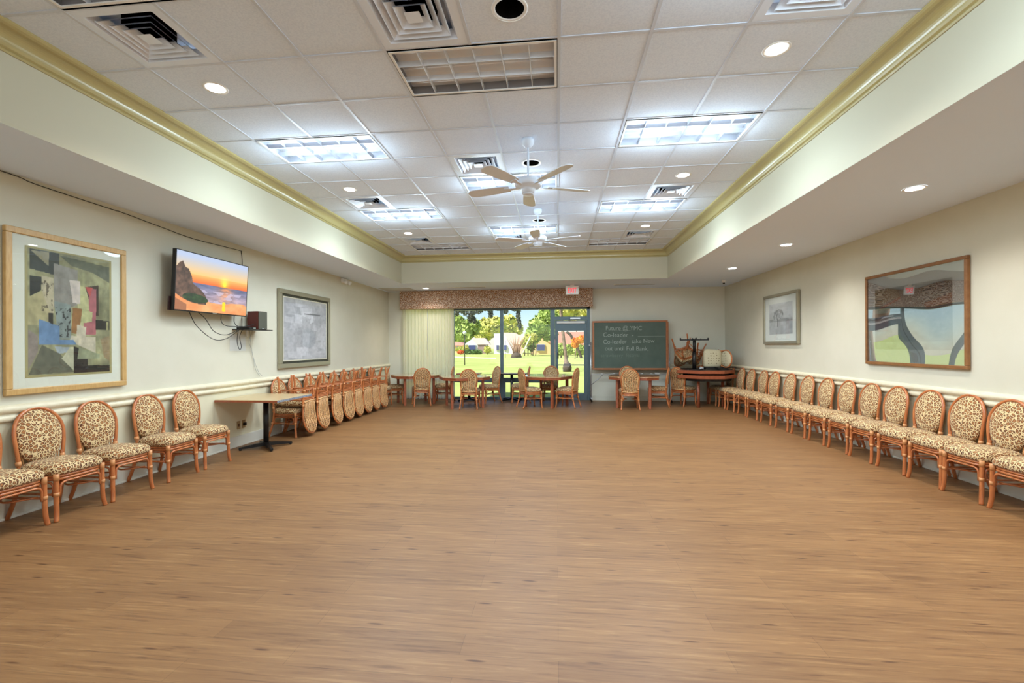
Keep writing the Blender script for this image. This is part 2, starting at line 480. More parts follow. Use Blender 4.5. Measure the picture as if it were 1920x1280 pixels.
# fluorescent troffers
m_lamp = mat('lit_tube', (250, 250, 250), 0.6, emit=(206, 226, 255), es=LAMP)
m_louv = mat('louver_darkened', (158, 160, 166), 0.35, metal=0.2)  # louver in lit panels, colour darkened so the cells stay visible
m_refl = mat('reflector_darkened', (186, 188, 192), 0.5)  # reflector in lit panels, colour darkened against the lamp glare
m_louv_off = mat('louver_lightened', (222, 228, 236), 0.3)  # same louver in unlit panels, brightness put into a lighter colour
m_refl_off = mat('reflector_lightened', (236, 242, 250), 0.5)  # reflector and tubes of unlit panels, likewise lightened in colour
def troffer(i, j, on, label):
    x0, y0 = cx_(i), cy_(j)
    t = thing('ceiling_light', label, 'ceiling light', (x0+T, y0+T/2, ZC), 0, 'fluorescent louver panels in the tile ceiling')
    W, D = T-0.012, T/2-0.012; h = 0.075
    b = MB()    # housing open below
    b.quad((-W,-D,0),(-W,D,0),(-W,D,h),(-W,-D,h)); b.quad((W,-D,0),(W,-D,h),(W,D,h),(W,D,0))
    b.quad((-W,-D,0),(-W,-D,h),(W,-D,h),(W,-D,0)); b.quad((-W,D,0),(W,D,0),(W,D,h),(-W,D,h))
    b.build('housing', m_louv, t)
    fr = MB(); wf = 0.022
    fr.box(-W+0.004, W-0.004, -D+0.004, -D+wf, -0.008, 0); fr.box(-W+0.004, W-0.004, D-wf, D-0.004, -0.008, 0)
    fr.box(-W+0.004, -W+wf, -D+wf, D-wf, -0.008, 0); fr.box(W-wf, W-0.004, -D+wf, D-wf, -0.008, 0)
    fr.build('frame', m_white, t)
    g = MB(); e = 0.014
    for s_ in (-1, 1):
        g.box(-W-0.012, W+0.012, s_*(D+0.004)-0.009, s_*(D+0.004)+0.009, -0.005, 0.002); g.box(s_*(W+0.004)-0.009, s_*(W+0.004)+0.009, -D-0.012, D+0.012, -0.005, 0.002)
    g.build('shadow_gap', m_dark, t)
    p = MB().box(-W+0.003, W-0.003, -D+0.003, D-0.003, h-0.004, h)
    p.build('reflector', m_refl if on else m_refl_off, t)
    for yy in (-0.19, 0, 0.19): MB().tube([(-W+0.03, yy, h-0.022), (W-0.03, yy, h-0.022)], 0.0125, 8).build('tube_lamp', (m_refl_off, m_lamp)[on], t)
    if on:
        for xx in (-0.3, 0.3):
            ld = bpy.data.lights.new('tube_light', 'SPOT'); ld.energy = TUBE_W*(1.0 if j < 5 else 1.5); ld.spot_size = R(160); ld.spot_blend = 0.35; ld.shadow_soft_size = 0.27
            ld.color = (0.76, 0.90, 1.0)
            lo = bpy.data.objects.new('tube_light', ld); COL.objects.link(lo); lo.parent = t; lo.location = (xx, 0, -0.012)
            ld = bpy.data.lights.new('ceiling_fill', 'POINT'); ld.energy = TUBE_W*0.58; ld.shadow_soft_size = 0.22; ld.color = (0.68, 0.87, 1.0)  # added fill light below the louvers, brightens the ceiling tiles
            lo = bpy.data.objects.new('ceiling_fill', ld); COL.objects.link(lo); lo.parent = t; lo.location = (xx, 0, -0.06)
    lv = MB(); th = 0.004
    for k in range(1, 6):
        x = -W + 2*W*k/6
        lv.add([(x-0.002,-D,0.0),(x+0.002,-D,0.0),(x+0.006,-D,0.038),(x-0.006,-D,0.038),(x-0.002,D,0.0),(x+0.002,D,0.0),(x+0.006,D,0.038),(x-0.006,D,0.038)],
               [(0,1,2,3),(7,6,5,4),(0,4,5,1),(1,5,6,2),(2,6,7,3),(3,7,4,0)])
    for k in range(1, 3):
        y = -D + 2*D*k/3
        lv.add([(-W,y-0.002,0.0),(-W,y+0.002,0.0),(-W,y+0.01,0.038),(-W,y-0.01,0.038),(W,y-0.002,0.0),(W,y+0.002,0.0),(W,y+0.01,0.038),(W,y-0.01,0.038)],
               [(0,1,2,3),(7,6,5,4),(0,4,5,1),(1,5,6,2),(2,6,7,3),(3,7,4,0)])
    lv.build('louver', m_louv if on else m_louv_off, t)
    return t
tl = {(-2,0): 'large switched-off louver panel in the ceiling middle, nearest the camera',
 (-5,2): 'lit louver panel on the left of the ceiling, nearest one in full view',
 (1,2): 'lit louver panel on the right of the ceiling, nearest of the right column',
 (-2,4): 'lit louver panel partly hidden behind the nearer ceiling fan',
 (-5,6): 'lit louver panel on the left, beyond the small square air diffuser',
 (1,6): 'lit louver panel on the right, just beyond the right air diffuser',
 (-2,8): 'lit louver panel behind the down rod of the farther ceiling fan',
 (-5,10): 'unlit louver panel at the far left end of the tile ceiling',
 (1,10): 'unlit louver panel at the far right end of the tile ceiling',
 (-5,-2): 'dim louver panel cut off by the top left edge of the picture'}
tl.update({(1,-2): 'lit louver panel on the right, above the viewpoint', (-2,-4): 'lit centre louver panel behind the viewpoint', (-5,-6): 'unlit left louver panel far behind the viewpoint', (1,-6): 'unlit right louver panel far behind the viewpoint', (-2,-8): 'rearmost centre louver panel behind the viewpoint'})
for i, j, on in TROFF: troffer(i, j, on, tl[(i, j)])

# square air diffusers
m_diff = mat('diffuser_white', (228, 238, 252), 0.4)
def diffuser(i, j, label, proto=[None]):
    loc = (cx_(i)+T/2, cy_(j)+T/2, ZC)
    if proto[0]: return dup(proto[0], label, loc)
    t = thing('air_diffuser', label, 'air vent', loc, 0, 'square air diffusers in the tile ceiling'); proto[0] = t
    H_ = T/2-0.012
    def ringm(r0, z0, r1, z1, thick=0.004):
        q = MB()
        A = [(-r0,-r0,z0),(r0,-r0,z0),(r0,r0,z0),(-r0,r0,z0)]; B_ = [(-r1,-r1,z1),(r1,-r1,z1),(r1,r1,z1),(-r1,r1,z1)]
        q.add(A+B_, [(k, (k+1) % 4, 4+(k+1) % 4, 4+k) for k in range(4)])
        C_ = [(x, y, z+thick) for x, y, z in A]; D_ = [(x, y, z+thick) for x, y, z in B_]
        q.add(C_+D_, [(4+k, 4+(k+1) % 4, (k+1) % 4, k) for k in range(4)])
        return q
    b = ringm(H_, -0.004, 0.235, -0.004); b.build('frame', m_diff, t)
    for r0, z0, r1, z1 in ((0.235, -0.004, 0.205, 0.045), ):
        ringm(r0, z0, r1, z1).build('frame', m_diff, t)
    for r0 in (0.185, 0.135, 0.09):
        ringm(r0+0.012, -0.006, r0-0.035, 0.035).build('vane', m_diff, t)
    b = MB(); b.add([(-0.05,-0.05,-0.006),(0.05,-0.05,-0.006),(0.05,0.05,-0.006),(-0.05,0.05,-0.006),(0,0,0.02)], [(0,3,2,1),(0,1,4),(1,2,4),(2,3,4),(3,0,4)])
    b.build('centre_plate', m_diff, t)
    b = MB(); b.box(-0.29, 0.29, -0.29, 0.29, 0.10, 0.104); b.build('backing', m_diff, t)
    b = MB()
    b.lathe([(0.15, 0.03), (0.15, 0.098)], seg=28, cap=False); b.lathe([(0.0001, 0.095), (0.15, 0.095)], seg=28)
    b.build('duct_opening', m_dark, t)
    return t
dl = ['large air diffuser at the top left, beside the gold moulding', 'large air diffuser at the top, left of the black round opening', 'air diffuser cut by the top edge, upper right of the ceiling',
      'air diffuser just left of the nearer ceiling fan', 'air diffuser on the left, before the lit left panel', 'air diffuser on the right, before the lit right panel',
      'air diffuser left of the farther ceiling fan', 'small far air diffuser before the unlit left panel', 'small far air diffuser before the unlit right panel']
for (i, j), lb in zip(DIFF, dl): diffuser(i, j, lb)

# round downlights
m_lens = mat('downlight_lens', (255, 255, 255), 0.5, emit=(255, 250, 240), es=14)
def downlight(x, y, z, label, on=True, r=0.078, proto={}):
    if 'p' in proto: return dup(proto['p'], label, (x, y, z))
    t = thing('downlight', label, 'downlight', (x, y, z), 0, 'small round recessed downlights'); proto['p'] = t
    MB().lathe([(r-0.008, 0.02), (r-0.008, -0.002), (r+0.012, -0.004), (r+0.014, 0.0)], seg=28, cap=False).build('trim_ring', m_white, t)
    MB().lathe([(0.0001, -0.001), (r-0.008, -0.001), (r-0.008, 0.004), (0.0001, 0.004)], seg=28, smooth=False).build('lens', m_lens, t)
    ld = bpy.data.lights.new('downlight_beam', 'SPOT'); ld.energy = 45; ld.spot_size = R(130); ld.spot_blend = 0.9; ld.shadow_soft_size = 0.06; ld.color = (1.0, 0.95, 0.87)
    lo = bpy.data.objects.new('downlight_beam', ld); COL.objects.link(lo); lo.parent = t; lo.location = (0, 0, -0.02)
    return t
dn = ['bright downlight on the left of the tile ceiling, nearest the camera', 'bright downlight at the upper right of the tile ceiling', 'small downlight on the left, before the second air diffuser', 'small downlight on the right, before the second right diffuser',
      'farthest small downlight on the left of the tile ceiling', 'farthest small downlight on the right of the tile ceiling', 'downlight above and behind the viewpoint, left', 'downlight above and behind the viewpoint, right']
for (i, j), lb in zip(DOWN, dn): downlight(cx_(i)+T/2, cy_(j)+T/2, ZC, lb)
for x, y, lb in ((3.35, 4.77, 'downlight in the right low ceiling, nearest the camera'), (3.35, 7.24, 'middle downlight in the right low ceiling'), (3.34, 9.33, 'bright far downlight in the right low ceiling above the corner'),
                 (-3.28, 11.44, 'tiny downlight in the far low ceiling above the curtain'), (3.35, 2.3, 'downlight in the right low ceiling outside the picture'), (3.35, -0.2, 'downlight in the right low ceiling beside the viewpoint')):
    downlight(x, y, ZL-0.002, lb)

# open round cans
m_can = noisy('black_baffle', (26, 24, 24), (14, 12, 12), 20, 0.9, spec=0.1)
for (i, j), lb in zip(SPK, ('large black round opening at the top centre of the ceiling', 'round opening in the ceiling behind the nearer fan rod', 'round opening in the ceiling behind the farther fan rod')):
    t = thing('ceiling_can', lb, 'round ceiling opening', (cx_(i)+T/2, cy_(j)+T/2, ZC), 0, 'black round ceiling openings')
    MB().lathe([(0.097, 0.16), (0.097, 0.0)], seg=32, cap=False).build('sleeve', m_can, t)
    MB().lathe([(0.0001, 0.15), (0.097, 0.15)], seg=32).build('inner_cap', m_dark, t)
    MB().lathe([(0.09, 0.0), (0.092, -0.006), (0.112, -0.005), (0.114, 0.0)], seg=32, cap=False).build('trim_ring', m_white, t)

# ceiling fans
m_fan = mat('fan_white', (226, 236, 250), 0.4)
def fan(x, y, rz, label):
    t = thing('ceiling_fan', label, 'ceiling fan', (x, y, ZC), rz, 'white ceiling fans')
    MB().lathe([(0.0001, 0), (0.062, 0), (0.062, -0.03), (0.056, -0.055), (0.035, -0.08), (0.02, -0.088), (0.0001, -0.088)][::-1], seg=24).build('canopy', m_fan, t)
    MB().tube([(0,0,-0.08), (0,0,-0.40)], 0.011, 12).build('down_rod', m_fan, t)
    MB().lathe([(0.0001, -0.38), (0.03, -0.385), (0.10, -0.40), (0.135, -0.425), (0.14, -0.46), (0.125, -0.485), (0.075, -0.495), (0.065, -0.51), (0.062, -0.55), (0.0001, -0.55)][::-1], seg=32).build('motor_housing', m_fan, t)
    MB().lathe([(0.0001, -0.551), (0.055, -0.551), (0.052, -0.562), (0.0001, -0.566)], seg=24).build('bottom_cap', m_fan, t)
    for k in range(5):
        a = 2*PI*k/5; mx = Matrix.Rotation(a, 4, 'Z') @ Matrix.Translation((0, 0, -0.475)) @ Matrix.Rotation(R(11), 4, 'X')
        n_ = 10; vs = []
        for s_ in range(n_+1):
            q = s_/n_; xx = 0.20 + 0.46*q; ww = 0.048 + 0.022*math.sin(q*PI*0.62)
            if q > 0.9: ww *= math.sqrt(max(0.1, 1-((q-0.9)/0.1)**2*0.8))
            vs += [(xx, -ww, 0.004), (xx, ww, 0.004), (xx, ww, -0.004), (xx, -ww, -0.004)]
        fs = []
        for s_ in range(n_):
            for e in range(4): fs.append((s_*4+e, s_*4+(e+1) % 4, s_*4+4+(e+1) % 4, s_*4+4+e))
        fs += [(3,2,1,0), tuple(n_*4+e for e in range(4))]
        bl = MB().add(vs, fs).xform(mx).build('blade', m_fan, t)
        MB().prism([(0.10,-0.018),(0.17,-0.012),(0.25,-0.035),(0.25,0.035),(0.17,0.012),(0.10,0.018)], -0.012, -0.005).xform(mx).build('blade_arm', m_fan, bl)
    return t
fan(cx_(-1)+T/2, cy_(2)+T/2, 0.35, 'white five-blade ceiling fan nearer the camera')
fan(cx_(-1)+T/2, cy_(6)+T/2, 0.9, 'white five-blade ceiling fan farther down the room')

# things on the low ceiling
t = thing('exit_sign', 'white exit sign with red letters hanging before the valance', 'exit sign', (0.37, 11.3, ZL))
MB().box(-0.05, 0.05, -0.02, 0.02, -0.03, 0).build('mount', m_white, t)
MB().box(-0.155, 0.155, -0.025, 0.025, -0.235, -0.03).build('sign_box', m_white, t, bevel=0.006)
def text_mesh(name, s, size, m, parent, loc, rot=(PI/2, 0, 0), ext=0.0005, xs_=1.0, bold=0.0, align='CENTER'):
    cu = bpy.data.curves.new(name, 'FONT'); cu.body = s; cu.size = size; cu.extrude = ext; cu.align_x = align; cu.offset = bold
    o_ = bpy.data.objects.new(name, cu); COL.objects.link(o_)
    dg = bpy.context.evaluated_depsgraph_get(); me = bpy.data.meshes.new_from_object(o_.evaluated_get(dg))
    bpy.data.objects.remove(o_)
    me.materials.clear(); me.materials.append(m)
    ob = bpy.data.objects.new(name, me); COL.objects.link(ob); ob.parent = parent
    ob.location = loc; ob.rotation_euler = rot; ob.scale = (xs_, 1, 1)
    return ob
m_red = mat('red_letter', (214, 60, 66), 0.5, emit=(230, 60, 70), es=0.5)
text_mesh('lettering', 'EXIT', 0.165, m_red, t, (0, -0.0265, -0.19), xs_=0.62, bold=0.004)
for x, y, wd, lb in ((-2.22, 11.40, 0.95, 'slim slot air vent in the far low ceiling above the window'), (1.86, 11.46, 0.98, 'slim slot air vent in the far low ceiling above the chalkboard')):
    t = thing('slot_vent', lb, 'air vent', (x, y, ZL), 0, 'slot vents over the far wall')
    MB().box(-wd/2, wd/2, -0.035, 0.035, -0.006, 0).build('frame', m_white, t)
    MB().box(-wd/2+0.015, wd/2-0.015, -0.018, 0.018, -0.009, -0.006).build('slot', mat('slot_grey', (120, 118, 114), 0.7), t)
tag(MB().box(-4.45, -3.65, 11.25, 11.95, ZL-0.006, ZL-0.0005).build('access_panel', mat('panel_grey', (196, 198, 196), 0.6)), 'grey rectangular access panel in the low ceiling at the far left corner', 'ceiling panel')
t = thing('emergency_light', 'small white twin-head emergency light high on the left wall', 'emergency light', (-4.40, 9.5, 2.80))
MB().box(-0.13, -0.08, -0.1, 0.1, -0.03, 0.06).build('backing_box', m_white, t, bevel=0.006)
for s_ in (-1, 1):
    MB().lathe([(0.0001, 0), (0.03, 0), (0.045, 0.08), (0.0001, 0.08)], mx=Matrix.Translation((-0.07, s_*0.08, 0)) @ Matrix.Rotation(R(115), 4, 'Y'), seg=16).build('lamp_head', m_white, t)
t = thing('security_camera', 'tiny white camera with a black lens at the far right ceiling corner', 'camera', (3.74, 10.95, ZL))
MB().lathe([(0.0001, -0.07), (0.03, -0.065), (0.045, -0.03), (0.05, 0)], seg=16).build('dome', m_white, t)
MB().lathe([(0.0001, -0.095), (0.022, -0.09), (0.025, -0.06)], seg=14).build('lens', m_black, t)
t = thing('sprinkler_head', 'tiny sprinkler head in the far low ceiling right of the exit sign', 'sprinkler', (2.92, 11.5, ZL))
MB().lathe([(0.0001, -0.05), (0.02, -0.048), (0.008, -0.02), (0.03, -0.006), (0.03, 0)], seg=14).build('head', m_white, t)

# ------------------------------------------------------------------ glazed wall: window, door, valance, curtain
Y0, Y1 = YB+0.02, YB+0.12
wf = bpy.data.objects.new('window_1', None); COL.objects.link(wf); struct(wf, 'tall blue-grey aluminium framed window wall onto the lawn', 'window')
b = MB()
b.box(-4.13, -0.17, Y0, Y1, 0.0, 0.06); b.box(-4.13, -0.17, Y0, Y1, 0.45, 0.57); b.box(-4.13, 0.85, Y0, Y1, 2.36, 2.46)
for xa, xb in ((-4.13, -4.06), (-2.82, -2.74), (-1.49, -1.41)): b.box(xa, xb, Y0-0.005, Y1+0.005, 0.0, 2.46)
b.box(-1.53, -1.36, Y0-0.004, Y1+0.004, 0.0, 0.48)
b.box(-0.17, -0.05, Y0-0.005, Y1+0.005, 0, 2.46)
b.build('window_frame', m_alum, wf)
for xa, xb in ((-4.06, -2.82), (-2.74, -1.49), (-1.41, -0.17)):
    MB().box(xa, xb, Y0+0.045, Y0+0.051, 0.57, 2.36).build('pane', m_glass, wf)
    MB().box(xa, xb, Y0+0.045, Y0+0.051, 0.06, 0.45).build('pane', m_glass, wf)
MB().box(-0.05, 0.78, Y0+0.045, Y0+0.051, 2.17, 2.36).build('pane', m_glass, wf)
dr = bpy.data.objects.new('door_1', None); COL.objects.link(dr); struct(dr, 'glass door in a blue-grey aluminium frame at the right of the window', 'door')
b = MB(); b.box(-0.05, 0.78, Y0, Y1, 2.08, 2.17); b.box(0.78, 0.85, Y0, Y1, 0, 2.46); b.box(-0.05, 0.78, Y0, Y1, 0, 0.02)
b.build('door_frame', m_alum, dr)
b = MB(); b.box(-0.045, 0.03, Y0+0.01, Y1-0.02, 0.02, 2.07); b.box(0.70, 0.775, Y0+0.01, Y1-0.02, 0.02, 2.07)
b.box(0.03, 0.70, Y0+0.01, Y1-0.02, 1.80, 2.07); b.box(0.03, 0.70, Y0+0.01, Y1-0.02, 0.02, 0.16)
lf = b.build('door_leaf', m_alum, dr)
MB().box(0.03, 0.70, Y0+0.04, Y0+0.046, 0.16, 1.80).build('pane', m_glass, lf)
MB().box(0.0, 0.72, Y0-0.05, Y0-0.005, 1.99, 2.045).build('closer_bar', m_white, lf)
MB().box(0.01, 0.045, Y0-0.03, Y0+0.01, 1.08, 1.24).build('lock', m_black, lf)
MB().box(-0.03, 0.76, Y0-0.03, Y0-0.01, 0.90, 0.925).build('push_bar', m_alum, lf)
b = MB(); b.box(0.35, 0.60, Y0-0.06, Y0-0.002, 2.10, 2.14); b.tube([(0.42, Y0-0.04, 2.09), (0.30, Y0-0.10, 2.06), (0.5, Y0-0.05, 2.05)], 0.008)
b.build('door_closer', m_steel, dr)
struct(MB().box(0.851, 0.90, YB-0.02, YB-0.001, 0, 2.40).build('trim_6', m_base), 'white upright edge trim beside the glass door', 'trim')

t = thing('valance', 'padded leopard-print valance box across the top of the window', 'valance', (-1.615, 12.06, 2.395))
MB().box(-2.525, 2.525, -0.10, 0.02, 0, ZL-2.395-0.003).build('padded_board', m_leo_v, t, bevel=0.012)
# curtain
m_curt = mat('curtain_cream', (250, 244, 226), 0.85)
tt, n_, l_, bb = nodes(m_curt)
trl = n_.new('ShaderNodeBsdfTranslucent'); trl.inputs[0].default_value = lin((255, 250, 232))
ms = n_.new('ShaderNodeMixShader'); ms.inputs[0].default_value = 0.65
l_.new(bb.outputs[0], ms.inputs[1]); l_.new(trl.outputs[0], ms.inputs[2]); l_.new(ms.outputs[0], n_['Material Output'].inputs[0])
N = 420; vs = []; hs = [0.02, 0.3, 0.8, 1.4, 2.0, 2.42]
rnd = random.Random(3); ph = [rnd.uniform(0, 6) for _ in range(4)]
for zi, z in enumerate(hs):
    for k in range(N+1):
        u = k/N; x = -4.12 + 1.40*u; k2 = u*2*PI
        a = 0.028*math.sin(17*k2+ph[0]+0.9*math.sin(2.3*k2)) + 0.012*math.sin(31*k2+ph[1]) + 0.008*math.sin(7*k2+ph[2]+z*0.8)
        vs.append((x + 0.012*math.cos(17*k2+ph[0]), 12.125 + a*(1.0-0.25*z/2.4), z))
fs = [(r_*(N+1)+k, r_*(N+1)+k+1, (r_+1)*(N+1)+k+1, (r_+1)*(N+1)+k) for r_ in range(len(hs)-1) for k in range(N)]
b = MB(); b.add(vs, fs, 0, True)
tag(b.build('curtain', m_curt), 'cream pleated floor-length curtain drawn to the left of the window', 'curtain')
tag(MB().tube(catmull([(-3.41, 12.05, 2.42), (-3.40, 12.03, 1.8), (-3.41, 12.02, 1.36), (-3.385, 12.01, 1.30), (-3.39, 12.01, 1.15)]), 0.006, 6).build('curtain_wand', m_steel), 'thin curled curtain wand in front of the cream curtain', 'curtain wand')

# ------------------------------------------------------------------ rattan chair
def make_chair(label, fab=m_leo, group=None):
    t = thing('rattan_chair', label, 'chair', (0, 0, 0), 0, group)
    # seat cushion
    NN = 36; lay = [(0.30, 0.470), (0.62, 0.466), (0.86, 0.452), (0.97, 0.432), (1.0, 0.408), (0.985, 0.385), (0.93, 0.374), (0.5, 0.372)]
    def outline(k):
        a = 2*PI*k/NN; ca, sa = math.cos(a), math.sin(a); e = 0.42
        x = math.copysign(abs(ca)**e, ca); y = math.copysign(abs(sa)**e, sa)
        wd = 0.212 + 0.016*y
        return x*wd, 0.015 + y*0.212
    vs = [(0, 0.015, 0.472)]
    for s_, z in lay:
        for k in range(NN):
            x, y = outline(k); vs.append((x*s_, 0.015+(y-0.015)*s_, z))
    vs.append((0, 0.015, 0.372))
    fs = [(0, 1+k, 1+(k+1) % NN) for k in range(NN)]
    for i in range(len(lay)-1):
        for k in range(NN): fs.append((1+i*NN+k, 1+(i+1)*NN+k, 1+(i+1)*NN+(k+1) % NN, 1+i*NN+(k+1) % NN))
    L = 1+(len(lay)-1)*NN; fs += [(L+k, len(vs)-1, L+(k+1) % NN) for k in range(NN)]
    MB().add(vs, fs, 0, True).build('seat', fab, t)
    # back hoop: (half width, height) -> leaning plane
    def lean(z): return -0.178 - 0.062*max(0, (z-0.40))/0.5 + 0.02*math.sin(PI*min(1, max(0, (z-0.4)/0.5)))
    def hoop(s=1.0, z0=0.37, dz=0.0):
        L_ = [(0.160, 0.36), (0.166, 0.42), (0.176, 0.50), (0.188, 0.60), (0.192, 0.68)]
        arc = [(0.192*math.cos(a), 0.68+0.215*math.sin(a)) for a in [PI*k/14 for k in range(1, 14)]]
        pts = L_ + arc + [(-x, z) for x, z in L_[::-1]]
        return pts
    pts = [(x, lean(z), z) for x, z in hoop()]
    MB().tube(catmull(pts, 3), 0.0145, 8).build('back_frame', m_rattan, t)
    # back cushion
    inner = []
    for k in range(40):
        a = 2*PI*k/40
        if 0 <= a <= PI: x, z = 0.184*math.cos(a), 0.68+0.212*math.sin(a)
        else:
            q = (a-PI)/PI; cx0 = -math.cos(q*PI); x = 0.184*cx0; z = 0.68-0.255*min(1, math.sin(q*PI)**0.55)
            x *= (1 - 0.12*(0.68-z)/0.255)
        inner.append((x, z))
    vs = []; levels = [(0.0, 0.030), (0.45, 0.028), (0.8, 0.020), (0.95, 0.008), (0.99, -0.006)]
    cz = 0.66
    vs.append((0, lean(cz)+0.032, cz))
    for s_, d_ in levels[1:]:
        for x, z in inner: zz = cz+(z-cz)*s_; vs.append((x*s_, lean(zz)+d_, zz))
    for x, z in inner: zz = cz+(z-cz)*0.9; vs.append((x*0.9, lean(zz)-0.008, zz))
    vs.append((0, lean(cz)-0.008, cz))
    n4 = 40; fs = [(0, 1+(k+1) % n4, 1+k) for k in range(n4)]
    for i in range(4):
        for k in range(n4): fs.append((1+i*n4+k, 1+i*n4+(k+1) % n4, 1+(i+1)*n4+(k+1) % n4, 1+(i+1)*n4+k))
    fs += [(1+4*n4+k, 1+4*n4+(k+1) % n4, len(vs)-1) for k in range(n4)]
    MB().add(vs, fs, 0, True).build('backrest', fab, t)
    # lattice on the outside of the back
    b = MB()
    def on(x, z): return (x, lean(z)-0.024, z)
    for k in (-3, -2, -1, 0, 1, 2, 3):
        x0 = k*0.036; x1 = k*0.052
        b.tube([on(x0, 0.385), on(x0+(x1-x0)*0.5, 0.52), on(x1, 0.64), on(x1*(1.0 if abs(k) < 3 else 1.02), 0.70)], 0.0065, 5)
    def inside(x, z): return (x/0.183)**2 + ((z-0.68)/0.205)**2 < 1.0
    for d_ in (-1, 1):
        for c in [i*0.062 for i in range(-5, 6)]:
            seg = [(c + d_*q, 0.68+q*1.05) for q in [i*0.01 for i in range(-2, 24)]]
            seg = [(x, z) for x, z in seg if inside(x, z)]
            if len(seg) > 3: b.tube([on(*seg[0]), on(*seg[len(seg)//2]), on(*seg[-1])], 0.006, 5)
    b.tube([on(-0.165, 0.40), on(0, 0.385), on(0.165, 0.40)], 0.009, 6)
    b.tube([on(-0.178, 0.62), on(-0.1, 0.655), on(0, 0.60), on(0.1, 0.655), on(0.178, 0.62)], 0.0042, 5)
    ri = [(0.168*math.cos(a), 0.68+0.19*math.sin(a)) for a in [PI*k/14 for k in range(15)]]
    b.tube(catmull([on(0.145, 0.42), on(0.158, 0.55)]+[on(x, z) for x, z in ri]+[on(-0.158, 0.55), on(-0.145, 0.42)], 2), 0.006, 5)
    b.build('back_lattice', m_cane2, t)
    # legs
    for s_ in (-1, 1):
        b = MB().tube(catmull([(s_*0.192, 0.195, 0.385), (s_*0.193, 0.198, 0.22), (s_*0.194, 0.20, 0.12), (s_*0.198, 0.206, 0.05), (s_*0.206, 0.214, 0.0)], 4), 0.0175, 8)
        b.tube([(s_*0.1935, 0.199, 0.235), (s_*0.1935, 0.199, 0.205)], 0.0195, 8, mi=1); b.tube([(s_*0.192, 0.195, 0.385), (s_*0.192, 0.196, 0.33)], 0.0195, 8, mi=1)
        b.build('leg', [m_rattan, m_wrap], t)
        b = MB().tube(catmull([(s_*0.172, -0.185, 0.50), (s_*0.172, -0.172, 0.40), (s_*0.176, -0.185, 0.25), (s_*0.186, -0.215, 0.12), (s_*0.198, -0.255, 0.0)], 4), 0.0165, 8)
        b.tube([(s_*0.178, -0.193, 0.235), (s_*0.181, -0.199, 0.205)], 0.0185, 8, mi=1); b.tube([(s_*0.172, -0.183, 0.47), (s_*0.172, -0.176, 0.435)], 0.021, 8, mi=1)
        b.build('leg', [m_rattan, m_wrap], t)
    # seat frame: two stacked cane loops
    b = MB()
    loop = []
    for k in range(28):
        a = 2*PI*k/28; ca, sa = math.cos(a), math.sin(a); e = 0.4
        x = math.copysign(abs(ca)**e, ca); y = math.copysign(abs(sa)**e, sa)
        loop.append((x*(0.192+0.008*y), 0.008+y*0.192))
    for z in (0.362, 0.338): b.tube([(x, y, z) for x, y in loop], 0.0115, 6, closed=True)
    b.build('seat_frame', m_rattan, t)
    # bent cane braces under the frame, front, back and sides
    b = MB()
    def brace(p0, p1):
        p0, p1 = Vector(p0), Vector(p1); d_ = (p1-p0)
        a_ = p0.copy(); a_.z = 0.20; c_ = p1.copy(); c_.z = 0.20; t0 = p0 + d_*0.14; t1 = p0 + d_*0.86
        pts = [a_, a_+Vector((0, 0, 0.045))] + bez(a_+Vector((0, 0, 0.06)), Vector((p0.x, p0.y, 0.312)), Vector((t0.x, t0.y, 0.314)), 5) + \
              bez(Vector((t1.x, t1.y, 0.314)), Vector((p1.x, p1.y, 0.312)), c_+Vector((0, 0, 0.06)), 5) + [c_+Vector((0, 0, 0.045)), c_]
        b.tube(pts, 0.009, 6)
    brace((-0.168, 0.203, 0), (0.168, 0.203, 0)); brace((-0.15, -0.188, 0), (0.15, -0.188, 0))
    for s_ in (-1, 1): brace((s_*0.193, 0.172, 0), (s_*0.178, -0.165, 0))
    b.build('leg_brace', m_rattan, t)
    b = MB()
    for s_ in (-1, 1):
        b.tube([(s_*0.19, 0.195, 0.215), (s_*0.182, -0.19, 0.215)], 0.009, 6)
        b.tube(catmull([(s_*0.185, 0.15, 0.225), (s_*0.05, 0.02, 0.225), (s_*0.18, -0.16, 0.225)], 5), 0.008, 6)
    b.build('stretcher', m_rattan, t)
    return t

ordn = ['first', 'second', 'third', 'fourth', 'fifth', 'sixth', 'seventh', 'eighth', 'ninth', 'tenth', 'eleventh', 'twelfth', 'thirteenth', 'fourteenth', 'fifteenth']
G_R = 'leopard chairs lined up along the right wall'
chair0 = make_chair('leopard-print rattan chair at the right wall, nearest the camera and cut by the frame', group=G_R)
chair0.location = (3.905, 4.23, 0); chair0.rotation_euler = (0, 0, PI/2)
rY = [4.725, 5.17, 5.65, 6.14, 6.64, 7.14, 7.64, 8.18, 8.74, 9.34, 9.85, 10.35, 10.87, 11.45]
rj = random.Random(5)
for k, y in enumerate(rY):
    lb = 'leopard rattan chair at the right wall, %s from the camera end' % ordn[k+1]
    if k == len(rY)-1: lb = 'leopard rattan chair at the right wall, farthest, half under the octagonal table'
    elif k == 0: lb = 'leopard-print rattan chair at the right wall, nearest one shown with its whole seat front'
    dup(chair0, lb, (3.905 + rj.uniform(-0.01, 0.01) - (0.04 if k > 10 else 0), y, 0), PI/2 + rj.uniform(-0.035, 0.035), G_R)
G_L = 'leopard chairs spaced along the near left wall'
